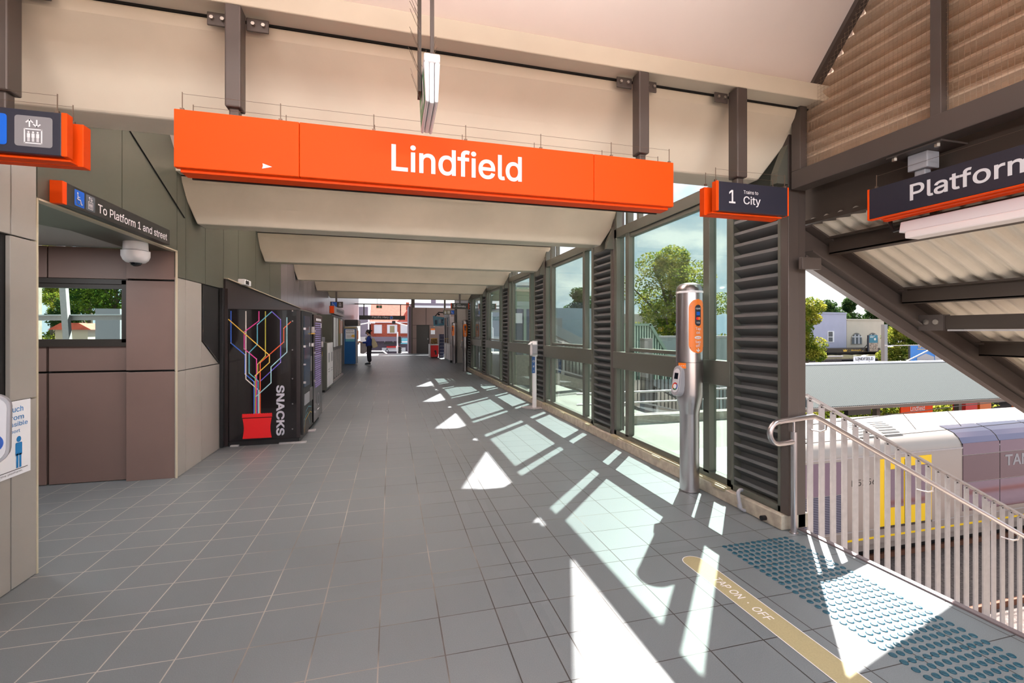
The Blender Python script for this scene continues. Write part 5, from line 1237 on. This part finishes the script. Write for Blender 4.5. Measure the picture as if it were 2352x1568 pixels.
tag(hd.build('hedge','leaf_gold',fixn=False),'bright green bank of shrubs showing below the far canopy','hedge',kind='stuff')

# shops across the street
def shop_house(name,label,x0,x1,top,m,wins,arch):
    S = thing(name,label,'building',((x0+x1)/2,45,-1.9)); MB().box(x0,x1,45,53,-1.9,top).build('wall',m,S); MB().box(x0+.01,x1-.01,44.9,45.3,top-.12,top+.06).build('parapet',m,S)
    for wx,wz,ww,wh in wins:
        if arch:
            pts = [(wx,wz),(wx+ww,wz)]+[(wx+ww/2+ww/2*math.cos(math.radians(a)),wz+wh-ww/2+ww/2*math.sin(math.radians(a))) for a in range(0,181,15)]
            f = MB().prism(pts,'y',44.95,45.0).build('window_frame','stone',S); MB().prism([(wx+.12+(p_-wx)*(ww-.24)/ww,wz+.08+(z_-wz)*.9) for p_,z_ in pts],'y',44.93,44.95).build('pane','dark_glass',f)
            MB().box(wx+ww*.3,wx+ww*.36,44.9,44.93,wz+.08,wz+wh*.85).box(wx+ww*.64,wx+ww*.7,44.9,44.93,wz+.08,wz+wh*.85).box(wx+.1,wx+ww-.1,44.9,44.93,wz+wh*.62,wz+wh*.67).build('bars','white_plastic',f)
        else:
            f = MB().box(wx,wx+ww,44.95,45,wz,wz+wh).build('window_frame','white_plastic',S); MB().box(wx+.1,wx+ww-.25,44.93,44.95,wz+.08,wz+wh-.08).build('pane','dark_glass',f); MB().box(wx+.1,wx+ww-.25,44.91,44.93,wz+wh*.45,wz+wh*.5).build('bars','white_plastic',f)
    return S
shop_house('shop_house','pale lilac shop house with a sash window across the tracks',46.5,55.9,3.95,'house_lilac',[(52.85,.25,1.0,1.4),(49.2,.25,1.0,1.4)],False)
shop_house('shop_house','cream shop house with arched windows across the tracks',55.95,62.2,3.15,'house_cream',[(56.6,-.05,1.85,1.5),(59.3,-.05,1.85,1.5)],True)
S = thing('shop_awning','long dark shop awning with a gold crown sign across the tracks','awning',(55,44,-1))
MB().box(50.5,59.1,43.2,44.84,-.95,-.45).build('fascia','bronze_dark',S); p = PL((0,43.19,0),(1,0,0),(0,0,1)); p.text('MonkeyKing',54.4,-.85,1.9,.26,.01); p.poly([(53.2,-.85),(53.1,-.55),(53.3,-.7),(53.45,-.52),(53.6,-.7),(53.8,-.55),(53.7,-.85)]); p.arc(54.05,-.7,.12,.05); p.build('gold_lettering','line_yellow',S)
bx('shopfront','bronze',(48,59.1,44.75,44.84,-1.9,-.95),S); bx('red_board','maroon_gloss',(52.4,53.9,44.65,44.75,-1.45,-1.0),S)
S = thing('shop_awning','grey awning fascia with white shop lettering beside the grey mast','awning',(61,44,-1.2))
MB().box(59.15,66,43.3,44.84,-1.6,-.8).build('fascia','bronze',S); text("De'lish Store",(59.6,43.29,-1.42),(1,0,0),(0,0,1),4.0,.42,'white_letter',S,bold=.01)
S = thing('upright_banner','turquoise upright banner with a photo on the cream shop house','banner',(57.6,43,0)); MB().box(57.0,58.4,43.0,43.1,.2,1.15).build('panel','screen_teal',S); MB().box(57.0,58.4,43.0,43.1,-.85,.2).build('photo_panel',mat('photo_mix',(170,150,140),.6,noise=.9,nscale=5),S); MB().box(56.85,57.0,42.98,43.12,-.9,1.15).build('edge','navy_face',S); MB().bar((56.95,43.05,.1),(55.9,43.05,-.75),.08,.08).build('brace','black_satin',S)
p = PL((0,42.99,0),(1,0,0),(0,0,1)); p.rect(57.15,57.9,.98,1.04); p.rect(57.15,57.7,.84,.9); p.disc(57.95,.65,.16); p.build('print','white_letter',S)
S = thing('walkway_cover','row of pale barrel vaulted shelter roofs along the far street edge','shelter',(55,40,-1.6))
for i in range(9):
    x0 = 44+i*2.0; pts = [(x0+1+1.0*math.cos(math.radians(a)),-1.62+.42*math.sin(math.radians(a))) for a in range(0,181,20)]; MB().prism(pts,'y',41.5,43).build('vault','sand_strip',S)
MB().box(44,62,41.5,41.6,-1.72,-1.6).build('edge_beam','bronze',S)
S = thing('street_fence','dark railing in front of the shops above the far canopy','fence',(50,37,-1.9))
f = MB().box(33,45.4,37,37.05,-1.05,-.98)
for i in range(69): f.box(33+i*.18,33.03+i*.18,37,37.03,-1.9,-1.05)
f.build('bars','bronze',S); MB().box(33,45.4,36.9,36.96,-1.02,-.92).build('top_rail','galv',S)
S = thing('street_name_board','white board with red letters reading LINDFIELD above the far canopy','sign',(44,33,-1.2)); MB().box(41.9,44.5,33,33.06,-1.22,-.75).build('panel','paper',S); text('LINDFIELD',(42.1,32.99,-1.12),(1,0,0),(0,0,1),2.15,.26,'maroon_gloss',S,bold=.02); MB().box(42.5,42.6,33.02,33.08,-1.9,-1.2).box(43.8,43.9,33.02,33.08,-1.9,-1.2).split('post','bronze',S)
S = thing('signal_mast','grey steel mast standing behind the far canopy','mast',(41.6,30,-4)); MB().box(41.4,41.75,29.9,30.2,G_,2.2).build('shaft','steel_dark',S); MB().tube([(41.3,29.7,.35),(47,29.7,.4)],.04,6).tube([(42,29.7,-1.6),(48,29.7,.5)],.05,6).build('arm','galv',S)
S = thing('billboard','blue billboard with a pale house picture beyond the far canopy','billboard',(53.5,34.5,-1)); BX, BZ = .95, .32; MB().box(50.3+BX,56.5+BX,34.5,34.62,-1.75+BZ,-.1+BZ).build('board',mat('board_blue',(52,128,208),.5),S); p = PL((BX,34.48,BZ),(1,0,0),(0,0,1)); p.poly([(51.2,-1.7),(51.2,-1.4),(52.4,-1.0),(53.6,-1.35),(53.6,-1.7)]); p.poly([(53.7,-1.7),(53.7,-1.25),(54.5,-.9),(55.4,-1.3),(55.4,-1.7)]); p.build('house_picture','galv',S); p = PL((BX,34.47,BZ),(1,0,0),(0,0,1)); p.text('TOP 50',51.3,-.42,.9,.22,.02); p.rect(52.4,55,-.36,-.28); p.rect(51.2,54,-.58,-.52); p.build('print','line_yellow',S); MB().box(50.2+BX,50.3+BX,34.5,34.62,-1.9,-.1+BZ).build('edge','navy_face',S)
tag(MB().box(46,70,46,54,-1.9,2.2).build('blue_shop','board_blue',loc=(58,46,-1.9)),'blue building behind the yellow tree right of the mast','building') if False else None

# what the hall windows look out on
struct(MB().prism([(3.22,3.3),(3.55,3.3),(8.4,8.2),(8.4,8.6),(5.6,8.6),(5.6,33),(3.22,33)],'z',-.5,-.3).build('floor_outside_deck','deck_pale'))
S = thing('deck_parapet','pale concrete parapet strip at the edge of the deck outside the windows','parapet',(6,8.2,-.3)); MB().box(3.6,8.4,8.2,8.46,-.3,-.14).build('strip','concrete',S)
MB().prism([(3.35,4.2),(4.4,4.2),(5.9,6.1),(3.35,6.1)],'z',-.3,-.27).build('grey_roof_patch','grey_plastic',S)
S = thing('deck_railing','thin double rail fence outside the nearest window','railing',(6,8.5,-.3)); MB().tube([(3.6,8.5,.30),(9.2,8.5,.30)],.022,8).tube([(3.6,8.5,.08),(9.2,8.5,.08)],.018,8).build('rails','galv',S)
for x in (4.4,6.2,8.0): MB().tube([(x,8.5,-.3),(x,8.5,.32)],.025,8).build('post','galv',S)
def bar_fence(label,x0,y0,x1,y1,z0,z1,h,n,name='bar_fence'):
    S = thing(name,label,'fence',((x0+x1)/2,(y0+y1)/2,min(z0,z1))); f = MB()
    for i in range(n+1):
        t = i/n; x = x0+(x1-x0)*t; y = y0+(y1-y0)*t; z = z0+(z1-z0)*t; f.box(x-.014,x+.014,y-.008,y+.008,z+.05,z+h)
    f.build('bars','bronze',S); MB().bar((x0,y0,z0+h),(x1,y1,z1+h),.05,.04).bar((x0,y0,z0+.05),(x1,y1,z1+.05),.04,.04).build('rails','galv',S); return S
bar_fence('dark bar fence behind the double rail outside the nearest window',5.6,11.5,9.8,11.5,-.2,-1.2,1.05,34)
bar_fence('bar fence on the sloping ramp outside the second window',4.2,13.0,7.3,13.74,.55,-.3,.95,24)
S = thing('ramp_parapet','pale sloping concrete ramp edge under the bar fence outside the second window','ramp',(6,13.4,-.3)); MB().add([(4.0,12.9,.52),(7.3,13.7,-.33),(7.3,14.0,-.33),(4.0,13.2,.52),(4.0,12.9,.2),(7.3,13.7,-.65),(7.3,14.0,-.65),(4.0,13.2,.2)],[(0,1,2,3),(7,6,5,4),(0,4,5,1),(1,5,6,2),(2,6,7,3),(3,7,4,0)]).build('slab','concrete',S)
S = thing('stair_canopy','grey green sloping stair cover seen through the second window','canopy',(9,16,0)); m_ = MB()
m_.add([(5.7,16.1,1.95),(12,16.1,-1.1),(12,17.3,-1.1),(5.7,17.3,1.95),(5.7,16.1,1.55),(12,16.1,-1.5),(12,17.3,-1.5),(5.7,17.3,1.55)],[(0,1,2,3),(7,6,5,4),(0,4,5,1),(1,5,6,2),(2,6,7,3),(3,7,4,0)]); m_.build('roof','grey_plastic',S)
m_ = MB().add([(5.7,16.2,1.5),(12,16.2,-1.55),(12,16.25,-2.6),(5.7,16.25,.3)],[(0,1,2,3)]); m_.build('side_panel','steel_dark',S)
for x in (6.2,8.2,10.2): MB().box(x,x+.1,16.05,16.15,-2.5,1.7-.478*(x-5.2)).build('post','galv',S)
striped('green_seams',(70,92,84),(206,222,206),0,.10,.5)
S = thing('green_awning','pale green ribbed awning seen through the nearest window','awning',(8.7,14,1)); MB().add([(7.5,14,1.80),(8.62,14,1.80),(9.9,14,-.1),(7.5,14,-.1)],[(0,1,2,3)]).build('ribbed_sheet','green_seams',S); MB().bar((7.5,13.98,1.80),(8.66,13.98,1.80),.1,.08).bar((8.62,13.98,1.82),(9.93,13.98,-.12),.1,.1).build('frame','awning_green',S); MB().box(7.5,8.0,14.02,16,-1.9,-.1).split('post','galv',S)
struct(MB().box(8.5,19.0,17.5,17.7,-2.6,1.30).build('wall_platform_screen',mat('screen_grey',(150,158,160),.6,noise=.1,nscale=2))); struct(MB().box(8.5,19.0,17.45,17.75,1.30,1.38).build('trim_51','galv'))
for i,x in enumerate((7.6,9.3)): tag(MB().box(x,x+.28,12.6,12.88,-2.6,1.35).build('shed_post','steel_dark',loc=(x,12.6,-2.6)),('left' if i==0 else 'right')+' of two grey posts behind the bar fence in the nearest window','post')
# grey house and its neighbours beyond the second and third windows
S = thing('grey_house','grey blue house wall with a raised roof corner seen through the second window','building',(17,42,0)); MB().box(11,19.4,42,50,-1.9,3.9).build('wall','steel_dark' if False else mat('house_bluegrey',(158,170,178),.8,noise=.08,nscale=.8),S); MB().box(12,15.2,43,48,3.9,6.1).build('upper_storey','house_bluegrey',S); MB().box(11.8,15.6,42.6,48.4,6.1,6.4).build('eave','paper',S); MB().box(11.5,16.2,41.9,42,1.9,2.9).build('window_band','steel_dark',S)
S = thing('arched_house','pale house with an arched window seen at the right of the second window','building',(22,42.5,0)); MB().box(19.5,27,42.3,50,-1.9,3.4).build('wall','house_cream',S); MB().box(19.5,19.9,42.2,42.6,3.4,3.75).build('corner_post','house_cream',S)
pts = [(20.6+1.1+1.1*math.cos(math.radians(a)),.9+1.1*math.sin(math.radians(a))) for a in range(0,181,15)]; f = MB().prism(pts,'y',42.2,42.3).build('arch','paper',S); MB().prism([(21.7+(x-21.7)*.8,.9+(z-.9)*.8) for x,z in pts],'y',42.15,42.2).build('arch_pane','dark_glass',f); bx('yellow_board','sand_strip',(20,26,41,41.1,-.5,.6),S)
S = thing('station_office','station office with corrugated roof edge and glazed front seen through the third window','building',(4.6,15.5,-.3)); MB().box(3.75,5.3,15.2,18.1,-.3,.75).build('lower_wall','concrete',S); MB().box(3.75,5.3,15.2,18.1,2.35,2.95).build('upper_wall','awning_green',S)
for x in (3.75,4.45,5.2): MB().box(x,x+.10,15.2,15.3,.75,2.35).build('post','awning_green',S)
bx('pane','glass_blue',(3.85,5.2,15.26,15.27,.75,2.35),S); bx('notice','paper',(4.0,4.4,15.2,15.21,1.85,2.2),S); mm = MB()
for i in range(16): mm.tube([(3.6+i*.12,14.8,3.02),(3.6+i*.12,18.2,3.1)],.05,6)
mm.build('roof_sheet','awning_green',S); bx('gutter','house_cream',(3.6,5.45,14.75,14.85,2.92,2.99),S)
S = thing('poster_hoarding','coloured hoarding with pink and yellow shapes beyond the last windows','hoarding',(4.4,26,2)); MB().box(3.7,5.5,26,26.1,2.8,4.2).build('board','paper',S); p = PL((0,25.99,0),(1,0,0),(0,0,1)); p.disc(4.1,3.4,.35); p.build('pink_dot','line_pink',S); p = PL((0,25.99,0),(1,0,0),(0,0,1)); p.rect(4.6,5.3,3.0,3.9); p.build('yellow_block','line_yellow',S); MB().box(3.7,3.8,26.02,26.08,-.3,2.8).build('post','galv',S)

# ------------------------------------------------------------------ outside, seen through the lobby window
struct(MB().box(-40,-3.5,36,70,-3,-1).build('ground_far_side','asphalt'))
S = thing('side_railing','pale slanted railing with a wide beam outside the lobby window','railing',(-6,10,.5)); MB().bar((-14,9.6,1.66),(-4,11.0,1.86),.07,.09).build('beam','galv',S)
MB().bar((-14,9.5,1.715),(-4,10.95,1.915),.10,.018).build('beam_cap','paper',S)
for x,y in ((-8.1,10.1),(-6.0,10.6)): MB().bar((x+.12,y,-.5),(x-.1,y,3.2),.09,.10).build('slanted_post','galv',S)
for x,y in ((-9.4,9.9),(-4.9,10.8)): MB().box(x,x+.08,y,y+.08,-.5,2.1).build('short_post','galv',S)
struct(MB().box(-20,-3.5,8.6,12.5,-.7,-.5).build('floor_side_deck','deck_pale'))
S = thing('masonry_block','pale masonry building at the left edge of the lobby window view','building',(-26,24,0)); MB().box(-40,-20.5,24,34,-3,9).build('wall','stone',S); MB().box(-30,-22,23.9,24,3.4,6).build('window_frame','paper',S); bx('pane','glass_blue',(-29.5,-22.4,23.85,23.9,3.7,5.8),S); MB().box(-40,-19.8,20,24,-3,2.4).build('lower_block','house_cream',S)
S = thing('small_house','small house with a red roof behind the lobby window railing','house',(-20,34,0)); MB().box(-21.6,-19.8,37,40,-1.2,1.75).build('wall','house_cream',S); MB().prism([(-21.9,1.7),(-19.5,1.7),(-20.2,2.15),(-21.2,2.15)],'y',36.8,40).build('roof','roof_tile',S)
S = thing('curved_street_light','curved white street light outside the lobby window','street light',(-12.2,20,0)); MB().tube([(-12.3,19,-.5),(-12.3,19,3.2),(-12.2,19,3.7),(-11.7,19,4.0)],.06,8).build('pole','white_plastic',S,smooth=True)
for i,(x,y,h,m,l) in enumerate(((-36.5,62,13,'leaf_gold','yellow green tree left in the lobby window view'),(-27.2,51,12,'leaf_dark','dark tree in the middle of the lobby window view'),(-22.6,46,11,'leaf_green','green tree right in the lobby window view'))):
    tree('tree',l,(x,y,-1),h,3.6,16000,.13,m,30+i,blobs=22,low=.05)
tag(MB().box(-11.0,-10.2,21,23,-3,2.45).build('grey_hut','grey_plastic',loc=(-10.8,22,-3)),'grey hut at the right of the lobby window view','building')
# ------------------------------------------------------------------ camera, sun, sky
cam = bpy.data.cameras.new('camera'); co = bpy.data.objects.new('camera',cam); C.objects.link(co)
cam.sensor_width = 36; cam.lens = 1045/2352*36; cam.shift_y = -22/2352; cam.clip_start = .05; cam.clip_end = 500
co.location = (0,0,1.55); co.rotation_euler = (PI/2,0,-math.atan(277/1045)); bpy.context.scene.camera = co
s = bpy.data.lights.new('sun','SUN'); s.energy = SUN; s.color = (1,.96,.90); s.angle = math.radians(.55); so = bpy.data.objects.new('sun',s); C.objects.link(so)
so.rotation_euler = Vector((-.605,-.66,-1)).to_track_quat('-Z','Y').to_euler(); so.location = (10,12,14)
w = bpy.data.worlds.new('sky'); bpy.context.scene.world = w; w.use_nodes = True; nt = w.node_tree; bg = nt.nodes['Background']
tc = nt.nodes.new('ShaderNodeTexCoord'); mp = nt.nodes.new('ShaderNodeMapping'); mp.inputs['Scale'].default_value = (1,1,2.2); mp.inputs['Location'].default_value = SKYOFF; nt.links.new(tc.outputs['Generated'],mp.inputs[0])
n = nt.nodes.new('ShaderNodeTexNoise'); n.inputs['Scale'].default_value = 4.6; n.inputs['Detail'].default_value = 9; n.inputs['Roughness'].default_value = .58; n.inputs['Distortion'].default_value = .25; nt.links.new(mp.outputs[0],n.inputs[0])
cr = nt.nodes.new('ShaderNodeValToRGB'); nt.links.new(n.outputs['Fac'],cr.inputs[0]); e = cr.color_ramp.elements
e[0].position = .40; e[0].color = (.33,.42,.50,1); e[1].position = .60; e[1].color = (.68,.67,.66,1)
k = cr.color_ramp.elements.new(.50); k.color = (.43,.48,.53,1)
nt.links.new(cr.outputs[0],bg.inputs[0]); bg.inputs[1].default_value = SKY
# added fill battens, out of view in the roof folds and behind the entrance
def batten(x0,x1,y,z,e,label,tilt=0,up=True,rod=.5):
    F = thing('fill_light',label,'light',((x0+x1)/2,y,z),'added fill lights')
    MB().box(x0,x1,y-.06,y+.06,z,z+.07).build('body','white_plastic',F)
    for x in (x0+.4,x1-.4): MB().tube([(x,y,z+.07),(x,y,z+rod)],.008,6).build('rod','white_plastic',F)
    L = bpy.data.lights.new('fill_lamp','AREA'); L.shape = 'RECTANGLE'; L.size = x1-x0; L.size_y = .14; L.energy = e; L.color = (.93,.97,1); L.spread = math.radians(178)
    o = bpy.data.objects.new('lamp',L); C.objects.link(o); o.parent = F; o.location = (0,0,.08 if up else -.03); o.rotation_euler = (PI if up else tilt,0,0)
for k in range(6):
    yb = YB[k]+1.60
    batten(-1.6,2.2,yb,3.9 if k < 5 else 4.6,LAMP*(1,.85,.6,.35,.15,.08)[k],'added fill batten hung in the roof folds between beams')
batten(-2.0,1.7,1.25,3.2,LAMP*.3,'added fill batten hung in the roof fold above the stair head',rod=.85)
batten(-1.8,2.4,-1.0,2.72,LAMP*.72,'added fill batten hung in the roof fold behind the entrance',1.35,False,1.0)
def lamp(parent, loc, sx, sy, e, rot=(0,0,0)):
    L = bpy.data.lights.new('lamp','AREA'); L.shape = 'RECTANGLE'; L.size = sx; L.size_y = sy; L.energy = e; L.color = (.95,.98,1)
    o = bpy.data.objects.new('lamp',L); C.objects.link(o); o.parent = parent; o.location = Vector(loc)-wloc(parent); o.rotation_euler = rot
lamp(Lt,(3.2,1.45,2.13),.08,1.3,9)
F = thing('lobby_fill_light','added round fill light in the lift lobby ceiling','light',(-3.3,4.5,2.42))
MB().lathe(-3.3,4.5,[(.12,2.43),(.12,2.415),(.10,2.412)]).build('ring','white_plastic',F)
lamp(F,(-3.3,4.5,2.405),.2,.2,10)  # fill lamp added to brighten the brown lobby panels
sc = bpy.context.scene; v = sc.view_settings
v.view_transform = 'Standard'; v.look = 'None'; v.gamma = 1; v.use_curve_mapping = False; v.exposure = EXPO
sc.cycles.max_bounces = 10; sc.cycles.transparent_max_bounces = 24; sc.cycles.diffuse_bounces = 5
